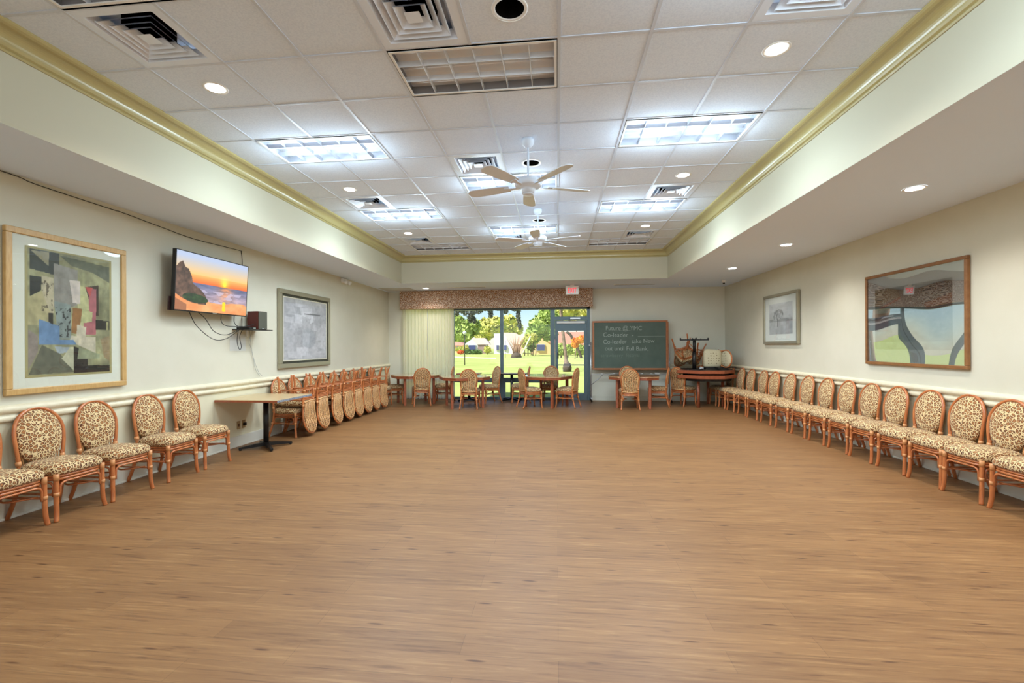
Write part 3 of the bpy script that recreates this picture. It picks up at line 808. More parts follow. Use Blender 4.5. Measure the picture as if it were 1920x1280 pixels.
for y, jx, rz, lb in ((3.09, 0, 0.03, 'leopard-print rattan chair at the lower left edge, its back cut off by the frame'),
                  (3.565, 0, 0.0, 'leopard-print rattan chair below the wood-framed abstract, left of two there'),
                  (4.06, 0.0, -0.03, 'leopard-print rattan chair at the left wall, right after the one below the abstract'),
                  (4.655, 0.0, 0.02, 'leopard-print rattan chair at the left wall, second before the pedestal table'),
                  (5.175, 0.0, 0.0, 'leopard-print rattan chair at the left wall, right beside the pedestal table')):
    dup(chair0, lb, (-4.255+jx, y, 0), -PI/2+rz, G_L)
# stacked pairs: upright chair at the wall, another upside down on its seat
sY = [7.03, 7.49, 7.98, 8.48, 8.91, 9.36, 9.79, 10.22]
G_S = 'upright chairs under the stacked ones at the left wall'; G_U = 'upside-down chairs resting on the left wall chairs'
for k, y in enumerate(sY):
    pos = 'nearest the pedestal table' if k == 0 else ('farthest of its row' if k == 7 else '%s counted from the pedestal table' % ordn[k])
    jr = rj.uniform(-0.03, 0.03)
    dup(chair0, 'upright leopard chair under an upturned one, ' + pos, (-4.235, y, 0), -PI/2+jr, G_S)
    q = Euler((PI + (0.10 if k == 7 else 0.0), 0, -PI/2 + rj.uniform(-0.06, 0.06)))
    # upside down: front of the upturned chair looks at the wall, back hangs to the floor on the room side
    dup(chair0, 'upside-down rattan chair with hanging lattice back, ' + pos, (-4.125 + rj.uniform(-0.01, 0.015), y-0.01, 0.948), 0, G_U,
        rot=(PI, 0, -PI/2 + rj.uniform(-0.06, 0.06)))
dup(chair0, 'upright leopard chair in the far left corner behind the stacked row', (-4.22, 10.78, 0), -PI/2, 'single chairs by the far tables')

# ------------------------------------------------------------------ tables
def octagon(h, c): return [(-h+c,-h),(h-c,-h),(h,-h+c),(h,h-c),(h-c,h),(-h+c,h),(-h,h-c),(-h,-h+c)]
def card_table(x, y, rz, label, mtop=None, mleg=None, h=0.555, top=0.715, lg=0.355):
    t = thing('card_table', label, 'table', (x, y, 0), rz, 'clipped-corner card tables at the far end')
    MB().prism(octagon(h, 0.24), top-0.022, top).build('tabletop', m_tabletop, t, bevel=0.004)
    q = MB(); q.prism(octagon(h-0.01, 0.24), top-0.075, top-0.0225); q.build('apron', m_redwood, t, bevel=0.003)
    for a in (-1, 1):
        for c in (-1, 1): MB().box(a*lg-0.028, a*lg+0.028, c*lg-0.028, c*lg+0.028, 0, top-0.076).build('leg', m_redwood, t, bevel=0.005)
    return t
card_table(-3.50, 11.28, R(32), 'brown clipped-corner card table in front of the cream curtain')
card_table(-2.16, 10.74, R(23), 'clipped-corner card table with the glaring top, before the middle of the window')
card_table(-0.25, 11.0, R(-29), 'clipped-corner card table in front of the glass door side')
card_table(1.77, 11.02, R(-12), 'clipped-corner card table below the chalkboard')

def pedestal_table(x, y, rz, label, sx, sy, top=0.715, mt=m_lamtan, group=None, edge=None):
    t = thing('pedestal_table', label, 'table', (x, y, 0), rz, group)
    MB().box(-sx, sx, -sy, sy, top-0.03, top).build('tabletop', mt, t, bevel=0.004)
    MB().box(-sx-0.002, sx+0.002, -sy-0.002, sy+0.002, top-0.031, top-0.004).build('edge_band', edge or m_redwood, t)
    MB().tube([(0,0,0.05), (0,0,top-0.03)], 0.036, 16).build('pole', m_black, t)
    MB().box(-0.16, 0.16, -0.16, 0.16, top-0.038, top-0.031).build('top_plate', m_black, t)
    b = MB()
    for k in range(4):
        a = PI/4 + k*PI/2; mx = Matrix.Rotation(a, 4, 'Z')
        b.add([mx @ Vector(p) for p in ((0.02,-0.028,0.03),(0.02,0.028,0.03),(0.02,0.028,0.085),(0.02,-0.028,0.085),(0.34,-0.018,0.018),(0.34,0.018,0.018),(0.34,0.018,0.042),(0.34,-0.018,0.042))],
              [(3,2,1,0),(4,5,6,7),(0,1,5,4),(1,2,6,5),(2,3,7,6),(3,0,4,7)])
        b.lathe([(0.016, 0), (0.018, 0.02)], c=mx @ Vector((0.32, 0, 0)), seg=10)
    b.build('cross_base', m_black, t)
    return t
m_chip = noisy('worn_edge_grey', (150, 158, 168), (96, 100, 110), 60, 0.7)
t = pedestal_table(-4.075, 6.15, 0, 'rectangular tan pedestal table with a black cross base at the left wall', 0.44, 0.43)
MB().box(0.441, 0.4435, -0.43, 0.43, 0.684, 0.712).build('worn_edge', m_chip, t)
G_P = 'slim pedestal tables along the window'
pedestal_table(-2.27, 11.92, 0, 'pedestal table behind the glaring card table by the window', 0.30, 0.20, mt=m_lamtan, group=G_P)
pedestal_table(-1.16, 11.93, 0, 'pedestal table standing free before the window mullion between two card tables', 0.385, 0.21, mt=m_lamtan, group=G_P, edge=m_black)

# chairs round the card tables
G_T = 'rattan chairs around the card tables'
def at_table(x, y, face, lb): dup(chair0, lb, (x, y, 0), face - PI/2, G_T)   # face = heading in radians the sitter looks
at_table(-3.25, 10.94, R(112), 'rattan chair seen from behind at the brown card table by the curtain')
at_table(-4.02, 11.30, R(10), 'rattan chair left of the brown card table, behind the stacked row')
at_table(-2.86, 11.62, R(188), 'rattan chair right of the brown card table, turned to the left')
at_table(-1.97, 10.44, R(92), 'rattan chair with its back to the camera at the glaring card table')
at_table(-1.68, 11.52, R(215), 'rattan chair at the far right corner of the glaring card table')
at_table(-0.62, 10.68, R(28), 'rattan chair left of the card table by the glass door')
at_table(0.24, 10.82, R(158), 'rattan chair right of the card table by the glass door')
at_table(-0.18, 11.66, R(262), 'rattan chair behind the card table, back against the window')
at_table(-0.92, 11.70, R(185), 'rattan chair tucked between the free pedestal table and the card table')
at_table(1.59, 10.57, R(88), 'rattan chair seen from behind in front of the chalkboard table')
at_table(2.33, 11.12, R(165), 'rattan chair at the right of the chalkboard table, turned left')
at_table(1.72, 11.58, R(268), 'rattan chair behind the chalkboard table, facing the camera')
at_table(2.93, 11.30, R(40), 'rattan chair seen obliquely from behind at the octagonal table')

# octagonal tables in the corner
FX, FY = 3.40, 11.33
def oct8(r): return [(r*math.cos(PI/8+k*PI/4), r*math.sin(PI/8+k*PI/4)) for k in range(8)]
t = thing('octagonal_table', 'red-brown octagonal table filling the far right corner', 'table', (FX, FY, 0))
MB().prism(oct8(0.70), 0.66, 0.735).build('tabletop', m_redwood, t, bevel=0.006)
MB().prism(oct8(0.60), 0.60, 0.659).build('apron', m_black, t)
for k in range(4):
    a = R(-121)+k*PI/2; lx, ly = 0.42*math.cos(a), 0.42*math.sin(a)
    MB().tube([(lx, ly, 0), (lx, ly, 0.60)], 0.038, 4).build('leg', m_redwood, t)
t = thing('loose_tabletop', 'second octagonal tabletop stacked on the corner table', 'tabletop', (FX-0.02, FY-0.0, 0.775), R(1.5))
MB().prism(oct8(0.62), -0.038, 0.0).build('padding', m_dark, t)
MB().prism(oct8(0.69), 0.0, 0.072).build('wooden_rim', m_redwood, t, bevel=0.005)
MB().prism(oct8(0.64), 0.073, 0.083).build('black_surface', m_black, t)
zt = 0.859
t = thing('table_base', 'black pedestal base standing upside down on the stacked octagonal tops', 'table base', (3.12, 11.05, zt))
MB().box(-0.16, 0.16, -0.14, 0.14, 0.0, 0.012).build('top_plate', m_black, t)
MB().tube([(0,0,0.01), (0,0,0.40)], 0.042, 14).build('lower_pole', m_black, t)
MB().tube([(0,0,0.40), (0,0,0.67)], 0.032, 14).build('pole', m_black, t)
b = MB()
for k in range(4):
    mx = Matrix.Rotation(R(-8)+k*PI/2, 4, 'Z'); b.box(0.0, 0.31, -0.018, 0.018, 0.66, 0.69, mx=mx)
    b.lathe([(0.018, 0.69), (0.014, 0.72)], c=mx @ Vector((0.295, 0, 0)), seg=10); b.lathe([(0.012, 0.69), (0.01, 0.705)], c=mx @ Vector((0.14, 0, 0)), seg=8)
b.build('cross_foot', m_black, t)
t = thing('table_base', 'folded black table frame lying flat on the corner table', 'table base', (3.62, 11.12, zt))
MB().box(-0.25, 0.23, -0.10, 0.10, 0.0, 0.03).build('flat_plate', m_black, t); MB().box(-0.36, 0.42, -0.03, 0.03, 0.03, 0.06).build('bar', m_black, t)
MB().box(-0.05, 0.01, -0.30, 0.16, 0.03, 0.055).build('bar', m_black, t)
t = thing('plastic_wrap', 'crumpled light scrap beside the upturned base', 'scrap', (3.24, 10.92, zt))
MB().add([(-0.05,0,0),(0.05,0.01,0),(0.06,0.04,0.05),(-0.02,0.05,0.07),(0,-0.03,0.03)], [(0,1,4),(1,2,4),(2,3,4),(3,0,4),(0,3,2,1)]).build('sheet', mat('scrap_grey', (170, 172, 178), 0.4), t)
# overturned chairs on top
chairD = make_chair('overturned chair with cream diamond-pattern cushions lying on the corner table', m_dia, 'chairs piled on the octagonal table')
mxr = Matrix(((0, -1, 0), (0, 0, -1), (1, 0, 0)))
chairD.location = (3.60, 11.66, 1.10); chairD.rotation_euler = mxr.to_euler()
G_O = 'chairs piled on the octagonal table'
dup(chair0, 'upturned rattan chair at the left of the pile, pale underside showing', (3.02, 11.42, 1.50), 0, G_O, rot=(R(212), R(-18), R(10)))
dup(chair0, 'upturned rattan chair half hidden behind the black upside-down base', (3.40, 11.80, 1.44), 0, G_O, rot=(R(200), R(22), R(-15)))

# ------------------------------------------------------------------ chalkboard
m_board = noisy('green_chalkboard', (74, 92, 80), (88, 104, 94), 3, 0.55, detail=6)
m_oak = noisy('light_oak', (182, 118, 76), (164, 100, 60), 18, 0.4, stretch=(1, 1, 8))
m_chalk = mat('chalk_writing', (168, 178, 170), 0.9)
m_chalk2 = mat('faint_chalk', (112, 126, 116), 0.9)
t = thing('chalkboard', 'rolling green chalkboard with a wooden frame and handwriting beside the door', 'chalkboard', (1.82, 11.97, 0))
MB().box(-0.885, 0.885, -0.006, 0.012, 0.84, 2.0).build('writing_surface', m_board, t)
b = MB(); W = 0.925
b.box(-W, W, -0.018, 0.02, 1.99, 2.035); b.box(-W, W, -0.018, 0.02, 0.80, 0.845); b.box(-W, -W+0.045, -0.018, 0.02, 0.845, 1.99); b.box(W-0.045, W, -0.018, 0.02, 0.845, 1.99)
b.build('frame', m_oak, t, bevel=0.004)
wr = bpy.data.objects.new('writing', bpy.data.meshes.new('writing')); COL.objects.link(wr); wr.parent = t
def wline(s, x, z, size, m=m_chalk, xs_=0.95):
    o_ = text_mesh('chalk_line', s, size, m, wr, (x, -0.0072, z), align='LEFT', xs_=xs_, ext=0.0003, bold=-0.001); o_.rotation_euler = (PI/2, R(rj.uniform(-1, 1)), 0)
wline('Future @ YMC', -0.60, 1.80, 0.15); wline('Co-leader  -', -0.66, 1.63, 0.16)
wline('Co-leader   take New', -0.66, 1.455, 0.15); wline('out until Full Bank,', -0.62, 1.29, 0.15)
wline('strawberry  festival', -0.72, 1.12, 0.13, m_chalk2)
MB().box(-0.62, 0.02, -0.0085, -0.0065, 1.775, 1.782).build('underline', m_chalk, wr)
MB().box(0.20, 0.87, -0.0085, -0.0065, 1.635, 1.641).build('underline', m_chalk, wr)
MB().box(0.908, 0.945, -0.0, 0.03, 0.45, 2.0).build('upright_post', m_oak, t)
b = MB(); b.tube([(-0.965, 0.0, 0.10), (-0.965, 0.0, 1.50)], 0.017, 10); b.tube([(-0.955, -0.02, 0.42), (-0.66, -0.02, 0.68)], 0.010, 8)
b.build('left_post', m_steel, t)
b = MB(); b.tube([(0.96, 0.02, 0.10), (0.96, 0.02, 1.45)], 0.015, 10); b.build('right_post', m_steel, t)
b = MB(); b.lathe([(0.0001, 0), (0.025, 0), (0.025, 0.04), (0.0001, 0.04)], mx=Matrix.Rotation(-PI/2, 4, 'Y'), c=(-0.975, 0, 1.42), seg=14); b.build('pivot_knob', m_steel, t)
MB().box(-0.96, 0.96, -0.045, 0.0, 0.685, 0.70).build('chalk_tray', m_steel, t)
for s_ in (-1, 1):
    ft = MB().box(s_*0.963-0.02, s_*0.963+0.02, -0.22, 0.18, 0.075, 0.11).build('foot', m_steel, t)
    for q in (-0.2, 0.16):
        MB().lathe([(0.0001, -0.014), (0.034, -0.014), (0.034, 0.014), (0.0001, 0.014)], mx=Matrix.Rotation(PI/2, 4, 'Y'), c=(s_*0.963, q, 0.036), seg=16).build('caster', m_black, ft)
G_C = 'chalk pieces on the tray'
for k, x in enumerate((1.10, 1.40, 1.98, 2.08, 2.32)):
    tag(MB().tube([(x, 11.945, 0.707), (x+0.05, 11.947, 0.707)], 0.007, 8).build('chalk_stick', m_white), 'white chalk piece on the tray, %s from the left' % ordn[k], 'chalk', G_C)
tag(MB().box(2.42, 2.54, 11.93, 11.965, 0.7005, 0.73).build('board_eraser', mat('felt_grey', (205, 205, 200), 0.9), bevel=0.004), 'pale eraser at the right end of the chalk tray', 'eraser')
tag(MB().box(0.23, 0.36, 11.16, 11.24, 0.7155, 0.722).build('card_box', m_black, bevel=0.003), 'small flat black case on the card table by the glass door', 'case')

# ------------------------------------------------------------------ pictures: colours computed on a fine grid
def paint_plane(name, W, H_, fn, parent, place, nx=110, ny=110, emit=0.0, rough=0.6):
    us = np.linspace(0, 1, nx+1); vs_ = np.linspace(0, 1, ny+1); U, V = np.meshgrid(us, vs_)
    rgb = np.clip(fn(U, V), 0, 255)/255.0
    rgb = np.where(rgb <= 0.04045, rgb/12.92, ((rgb+0.055)/1.055)**2.4)
    verts = [place(u*W, v*H_) for v in vs_ for u in us]
    faces = [(r_*(nx+1)+k, r_*(nx+1)+k+1, (r_+1)*(nx+1)+k+1, (r_+1)*(nx+1)+k) for r_ in range(ny) for k in range(nx)]
    me = bpy.data.meshes.new(name); me.from_pydata(verts, [], faces)
    ca = me.color_attributes.new('print', 'FLOAT_COLOR', 'POINT')
    ca.data.foreach_set('color', np.concatenate([rgb.reshape(-1, 3), np.ones((len(verts), 1))], 1).astype('f').ravel())
    m = mat(name+'_print', (255, 255, 255), rough)
    tt, n_, l_, bb = nodes(m)
    at = n_.new('ShaderNodeAttribute'); at.attribute_name = 'print'
    if emit:
        bb.inputs['Base Color'].default_value = (0.01, 0.01, 0.01, 1)
        l_.new(at.outputs['Color'], bb.inputs['Emission Color']); bb.inputs['Emission Strength'].default_value = emit
    else: l_.new(at.outputs['Color'], bb.inputs['Base Color'])
    me.materials.append(m)
    o_ = bpy.data.objects.new(name, me); COL.objects.link(o_); o_.parent = parent
    return o_
def vnoise(U, V, s, seed=0, oct_=4, sx=1.0):
    out = np.zeros_like(U); amp = 1; tot = 0
    for o_ in range(oct_):
        rs = np.random.RandomState(seed+o_*17); n = 64; g = rs.rand(n, n)
        x = (U*s*sx*2**o_) % n; y = (V*s*2**o_) % n; xi = x.astype(int); yi = y.astype(int); fx = x-xi; fy = y-yi
        fx = fx*fx*(3-2*fx); fy = fy*fy*(3-2*fy); x1 = (xi+1) % n; y1 = (yi+1) % n
        out += amp*((g[yi, xi]*(1-fx)+g[yi, x1]*fx)*(1-fy)+(g[y1, xi]*(1-fx)+g[y1, x1]*fx)*fy); tot += amp; amp *= 0.5
    return out/tot
def poly(U, V, pts):
    ins = np.zeros(U.shape, bool); n = len(pts); j = n-1
    for i in range(n):
        xi, yi = pts[i]; xj, yj = pts[j]
        c = ((yi > V) != (yj > V)) & (U < (xj-xi)*(V-yi)/(yj-yi+1e-9)+xi); ins ^= c; j = i
    return ins
def blend(img, mask, col, a=1.0):
    a_ = (mask*a)[..., None]; return img*(1-a_)+np.array(col, float)*a_
def abstract(U, V):
    n1 = vnoise(U, V, 5, 1)[..., None]; n2 = vnoise(U, V, 14, 5)[..., None]; n3 = vnoise(U, V, 3, 9)
    img = np.array((168, 162, 122.))*(0.62+0.6*n1) + (n2-0.5)*36
    Y = 1-V   # measured from the top
    P_ = lambda pts: poly(U, Y, pts)
    img = blend(img, P_([(0.05,0.02),(0.36,0.02),(0.36,0.2),(0.05,0.17)]), (66, 68, 62)); img = blend(img, P_([(0.06,0.03),(0.25,0.02),(0.24,0.13)]), (160, 150, 120))
    img = blend(img, P_([(0.36,0.03),(0.98,0.06),(0.98,0.2),(0.75,0.13),(0.5,0.1)]), (96, 98, 84), 0.8)
    img = blend(img, P_([(0.05,0.22),(0.17,0.22),(0.16,0.33),(0.05,0.38)]), (58, 58, 52))
    img = blend(img, P_([(0.17,0.21),(0.29,0.22),(0.3,0.5),(0.16,0.5)]), (190, 176, 146)); img = blend(img, P_([(0.02,0.4),(0.17,0.33),(0.26,0.5),(0.25,0.6),(0.03,0.6)]), (186, 172, 128), 0.8)
    img = blend(img, P_([(0.3,0.1),(0.57,0.13),(0.56,0.42),(0.46,0.45),(0.3,0.45)]), (150, 142, 132)); img = blend(img, P_([(0.3,0.4),(0.49,0.42),(0.49,0.7),(0.34,0.7)]), (140, 148, 142))
    sp = vnoise(U, V, 40, 21) > 0.6
    img = blend(img, P_([(0.31,0.45),(0.49,0.45),(0.48,0.69),(0.35,0.69)]) & sp, (60, 60, 58)); img = blend(img, P_([(0.17,0.25),(0.29,0.25),(0.3,0.49),(0.17,0.49)]) & sp, (110, 98, 78))
    img = blend(img, P_([(0.57,0.25),(0.72,0.27),(0.72,0.46),(0.57,0.44)]), (196, 190, 140)); img = blend(img, P_([(0.66,0.26),(0.83,0.23),(0.83,0.5),(0.76,0.5)]), (72, 54, 40))
    img = blend(img, P_([(0.66,0.255),(0.80,0.27),(0.79,0.66),(0.64,0.66),(0.64,0.56),(0.71,0.5),(0.70,0.32)]), (178, 106, 108)); img = blend(img, P_([(0.66,0.255),(0.75,0.26),(0.72,0.34)]), (206, 92, 84))
    img = blend(img, P_([(0.47,0.215),(0.6,0.22),(0.6,0.41),(0.51,0.4)]), (212, 196, 184))
    img = blend(img, P_([(0.51,0.44),(0.62,0.45),(0.6,0.56),(0.56,0.66),(0.49,0.65)]), (158, 110, 62)); img = blend(img, P_([(0.62,0.45),(0.75,0.47),(0.74,0.55),(0.61,0.57)]), (192, 188, 136))
    img = blend(img, P_([(0.56,0.58),(0.67,0.6),(0.66,0.68),(0.79,0.68),(0.79,0.82),(0.47,0.72),(0.49,0.67),(0.55,0.68)]), (208, 194, 168))
    img = blend(img, P_([(0.14,0.55),(0.36,0.60),(0.36,0.71),(0.52,0.71),(0.56,0.75),(0.14,0.75)]), (110, 138, 172)); img = blend(img, P_([(0.24,0.5),(0.29,0.5),(0.29,0.59),(0.24,0.57)]), (54, 46, 36))
    img = blend(img, P_([(0.3,0.76),(0.47,0.77),(0.46,0.81),(0.34,0.82)]), (166, 172, 176)); img = blend(img, P_([(0.17,0.75),(0.36,0.82),(0.52,0.97),(0.03,0.98)]), (104, 102, 84)); img = blend(img, P_([(0.47,0.77),(0.52,0.77),(0.52,0.96),(0.38,0.86)]), (196, 190, 160))
    img = blend(img, P_([(0.52,0.76),(0.6,0.78),(0.58,0.86),(0.69,0.87),(0.69,1.0),(0.52,1.0)]), (44, 34, 26)); img = blend(img, P_([(0.58,0.77),(0.84,0.83),(0.84,0.87),(0.56,0.87)]), (152, 154, 122))
    img = blend(img, P_([(0.69,0.92),(0.99,0.93),(0.99,1.0),(0.69,1.0)]), (50, 44, 32)); img = blend(img, P_([(0.79,0.53),(0.99,0.54),(0.99,0.62),(0.79,0.62)]), (52, 44, 34)); img = blend(img, P_([(0.93,0.55),(0.96,0.55),(0.96,0.62),(0.93,0.62)]), (180, 170, 120))
    img = blend(img, P_([(0.85,0.7),(0.99,0.66),(0.99,0.9),(0.9,0.86)]), (160, 132, 98), 0.8); img = blend(img, P_([(0.0,0.62),(0.13,0.68),(0.13,0.8),(0.02,0.95)]), (148, 128, 128), 0.7)
    img *= (0.85+0.3*vnoise(U, V, 22, 33)[..., None])
    edge = (U < 0.03) | (U > 0.97) | (V < 0.02) | (V > 0.985)
    return blend(img, edge, (176, 162, 112))
def grey_abstract(U, V):
    img = (176+50*vnoise(U, V, 6, 2)-25)[..., None]*np.array((1, 1, 1.02))
    rs = random.Random(11)
    for k in range(34):
        x, y, a, c = rs.random(), rs.random(), rs.uniform(0.08, 0.3), rs.uniform(0.05, 0.25); g = rs.uniform(138, 222)
        q = rs.uniform(-0.05, 0.05)
        img = blend(img, poly(U, V, [(x, y), (x+a, y+q), (x+a-q, y+c), (x+q, y+c)]), (g, g, g+4), rs.uniform(0.35, 0.7))
    img = blend(img, (U-0.55)**2+(V-0.36)**2 < 0.03, (150, 154, 160), 0.5)
    img = blend(img, poly(U, V, [(0.45,0.76),(0.85,0.76),(0.85,0.79),(0.45,0.78)]), (110, 112, 114)); img = blend(img, (V > 0.93), (160, 158, 152), 0.5)
    return img + (vnoise(U, V, 26, 8)-0.5)[..., None]*34
def sunset(U, V):
    def L(a, b, t): t = np.clip(t, 0, 1)[..., None]; return np.array(a, float)*(1-t)+np.array(b, float)*t
    n = vnoise(U, V, 10, 3, 5); n2 = vnoise(U, V, 34, 13, 4, 0.35); n3 = vnoise(U, V, 7, 23, 4)
    hz = 0.50
    img = L((250, 110, 40), (253, 196, 110), (V-hz)/0.16); up_ = L((253, 200, 120), (186, 200, 228), (V-0.64)/0.3)
    img = np.where((V > 0.64)[..., None], up_, img)
    dist = np.sqrt(((U-0.64)*1.75)**2+(V-0.545)**2)
    img = img + np.exp(-(dist/0.10)**2)[..., None]*np.array((60, 90, 0.)); img = np.where((dist < 0.035)[..., None], np.array((255, 244, 60.)), img)
    sea = L((176, 156, 170), (96, 104, 140), (V-0.25)/0.25)*(0.75+0.5*n2[..., None])
    sea = sea + (np.exp(-((U-0.66)/0.10)**2)*np.clip((V-0.1)*3, 0, 1))[..., None]*np.array((110, 30, -50.))*n2[..., None]*1.6
    foam = (n3 > 0.52) & (V < 0.40) & (V > 0.12); sea = blend(sea, foam, (206, 196, 220), 0.65)
    sand = L((236, 150, 90), (244, 182, 120), (n-0.3)*2)
    shore = 0.17+0.10*(1-U)+0.05*np.sin(U*9)+0.06*(n3-0.5)
    sea = np.where((V < shore)[..., None], sand, sea)
    sea = blend(sea, (np.abs(U-0.64) < 0.018+0.01*n2) & (V < 0.22) & (V > 0.04), (255, 220, 30))
    img = np.where((V < hz)[..., None], sea, img)
    prof_u = [0, 0.04, 0.075, 0.11, 0.15, 0.19, 0.21, 0.25, 0.3, 0.35, 0.38, 0.40]; prof_v = [0.72, 0.80, 0.84, 0.74, 0.72, 0.60, 0.47, 0.44, 0.40, 0.34, 0.28, 0.20]
    top = np.interp(U, prof_u, prof_v)+0.02*(n-0.5); rock = (V < top) & (U < 0.39) & (V > 0.13+0.24*np.clip(1-U/0.3, 0, 1)**2*0.6)
    rc = np.array((104, 78, 62.))*(0.4+1.1*vnoise(U, V, 16, 44, 5, 1.6)[..., None]); img = np.where(rock[..., None], rc, img)
    moss = ((U-0.25)/0.165)**2+((V-0.225+0.12*(U-0.25))/0.075)**2 < 0.8+0.5*n3; img = np.where(moss[..., None], np.array((44, 66, 34.))*(0.4+1.2*vnoise(U, V, 26, 50)[..., None]), img)
    return blend(img, (U < 0.14) & (V < 0.2-(U*0.7)), (150, 96, 66), 0.8)
def tree_print(U, V):
    n = vnoise(U, V, 9, 4, 5); g = 168+60*(V-0.4)+40*(n-0.5)
    g = np.where((V > 0.40) & (V < 0.5), 120+60*n, g); crown = ((U-0.4)**2*3+(V-0.62)**2*5 < 0.16*(0.5+n)); g = np.where(crown, 110+130*vnoise(U, V, 20, 6)-20, g)
    g = np.where((V < 0.40), 176+44*(n-0.5), g); g = np.where((np.abs(U-0.38) < 0.012) & (V > 0.24) & (V < 0.5), 80, g)
    return g[..., None]*np.array((1, 1, 1.02))
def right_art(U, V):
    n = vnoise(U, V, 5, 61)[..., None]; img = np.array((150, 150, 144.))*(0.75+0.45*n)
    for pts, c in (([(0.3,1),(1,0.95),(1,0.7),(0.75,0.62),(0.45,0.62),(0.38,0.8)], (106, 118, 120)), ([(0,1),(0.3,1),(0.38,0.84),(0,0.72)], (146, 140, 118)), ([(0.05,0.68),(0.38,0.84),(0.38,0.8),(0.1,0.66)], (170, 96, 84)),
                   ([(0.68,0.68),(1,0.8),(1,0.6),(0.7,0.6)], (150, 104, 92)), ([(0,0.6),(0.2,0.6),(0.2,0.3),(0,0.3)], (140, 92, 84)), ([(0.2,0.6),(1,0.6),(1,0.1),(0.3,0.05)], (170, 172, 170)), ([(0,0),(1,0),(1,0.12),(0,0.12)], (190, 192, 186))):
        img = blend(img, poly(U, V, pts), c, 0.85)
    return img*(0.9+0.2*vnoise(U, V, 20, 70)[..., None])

def picture(name, label, wallx, sgn, y0, y1, z0, z1, fw_, mframe, mat_w, fn, tilt=0.0, depth=0.035, inner=None, glass=None, artmargin=None, nx=110):
    """sgn +1: hangs on the left wall and faces +x; -1: right wall"""
    t = thing(name, label, 'picture', (wallx+sgn*0.006, (y0+y1)/2, z0), 0)
    W, H_ = y1-y0, z1-z0
    d = depth*sgn
    if tilt: t.rotation_euler = (0, sgn*tilt, 0)
    X = lambda a, b: (min(a, b), max(a, b))
    b = MB(); xa, xb = X(0, d)
    b.box(xa, xb, -W/2, W/2, 0, fw_); b.box(xa, xb, -W/2, W/2, H_-fw_, H_); b.box(xa, xb, -W/2, -W/2+fw_, fw_, H_-fw_); b.box(xa, xb, W/2-fw_, W/2, fw_, H_-fw_)
    b.build('frame', mframe, t, bevel=0.006)
    f2 = fw_
    if inner:
        for (wd, mm, dd) in inner:
            b = MB(); xa, xb = X(0, d*dd)
            b.box(xa, xb, -W/2+f2, W/2-f2, f2, f2+wd); b.box(xa, xb, -W/2+f2, W/2-f2, H_-f2-wd, H_-f2); b.box(xa, xb, -W/2+f2, -W/2+f2+wd, f2+wd, H_-f2-wd); b.box(xa, xb, W/2-f2-wd, W/2-f2, f2+wd, H_-f2-wd)
            b.build('inner_band', mm, t); f2 += wd
    xa, xb = X(0, d*0.45); MB().box(xa, xb, -W/2+f2, W/2-f2, f2, H_-f2).build('mat_board', mat_w, t)
    ml, mr, mb_, mt = artmargin
    aw, ah = W-2*f2-ml-mr, H_-2*f2-mb_-mt
    if sgn > 0: place = lambda u, v: (d*0.45+0.0015, -W/2+f2+ml+u, f2+mb_+v)
    else: place = lambda u, v: (d*0.45-0.0015, W/2-f2-ml-u, f2+mb_+v)
    paint_plane('artwork', aw, ah, fn, t, place, nx, nx)
    if glass:
        xa, xb = X(d*0.62, d*0.68); MB().box(xa, xb, -W/2+f2, W/2-f2, f2, H_-f2).build('glazing', glass, t)
    return t
m_maple = noisy('maple_frame', (206, 170, 112), (192, 152, 92), 14, 0.4, stretch=(1, 6, 1))
m_silver = mat('silver_frame', (172, 166, 146), 0.35, metal=0.6)
m_bronze = noisy('brown_frame', (150, 104, 62), (130, 86, 48), 16, 0.4)
m_matw = mat('mat_board_white', (236, 232, 216), 0.8)
m_matg = mat('mat_board_cool', (226, 226, 222), 0.8)
picture('wall_picture', 'large abstract collage picture in a pale wood frame at the left edge', WL, 1, 3.35, 4.43, 1.02, 2.43, 0.052, m_maple, m_matw, abstract, glass=m_picglass, artmargin=(0.10, 0.10, 0.085, 0.085), nx=200)
picture('wall_picture', 'grey abstract picture in a silver and black frame left of the curtain', WL, 1, 7.13, 8.83, 1.06, 2.375, 0.075, m_silver, m_matg, grey_abstract, inner=[(0.04, mat('olive_black', (52, 52, 42), 0.5), 0.6), (0.015, mat('cream_slip', (214, 208, 184), 0.5), 0.62)], artmargin=(0.0, 0.0, 0.0, 0.0), depth=0.05, nx=120)
picture('wall_picture', 'small grey landscape print in a silver frame on the right wall', WR, -1, 8.55, 9.90, 1.43, 2.375, 0.05, m_silver, m_matg, tree_print, artmargin=(0.17, 0.17, 0.13, 0.13), depth=0.05, glass=m_picglass, nx=110)
picture('wall_picture', 'large glossy picture with window reflections in a brown frame on the right wall', WR, -1, 5.22, 6.80, 1.15, 2.32, 0.038, m_bronze, m_matg, right_art, glass=m_picwarp, artmargin=(0.14, 0.16, 0.16, 0.16), nx=110)

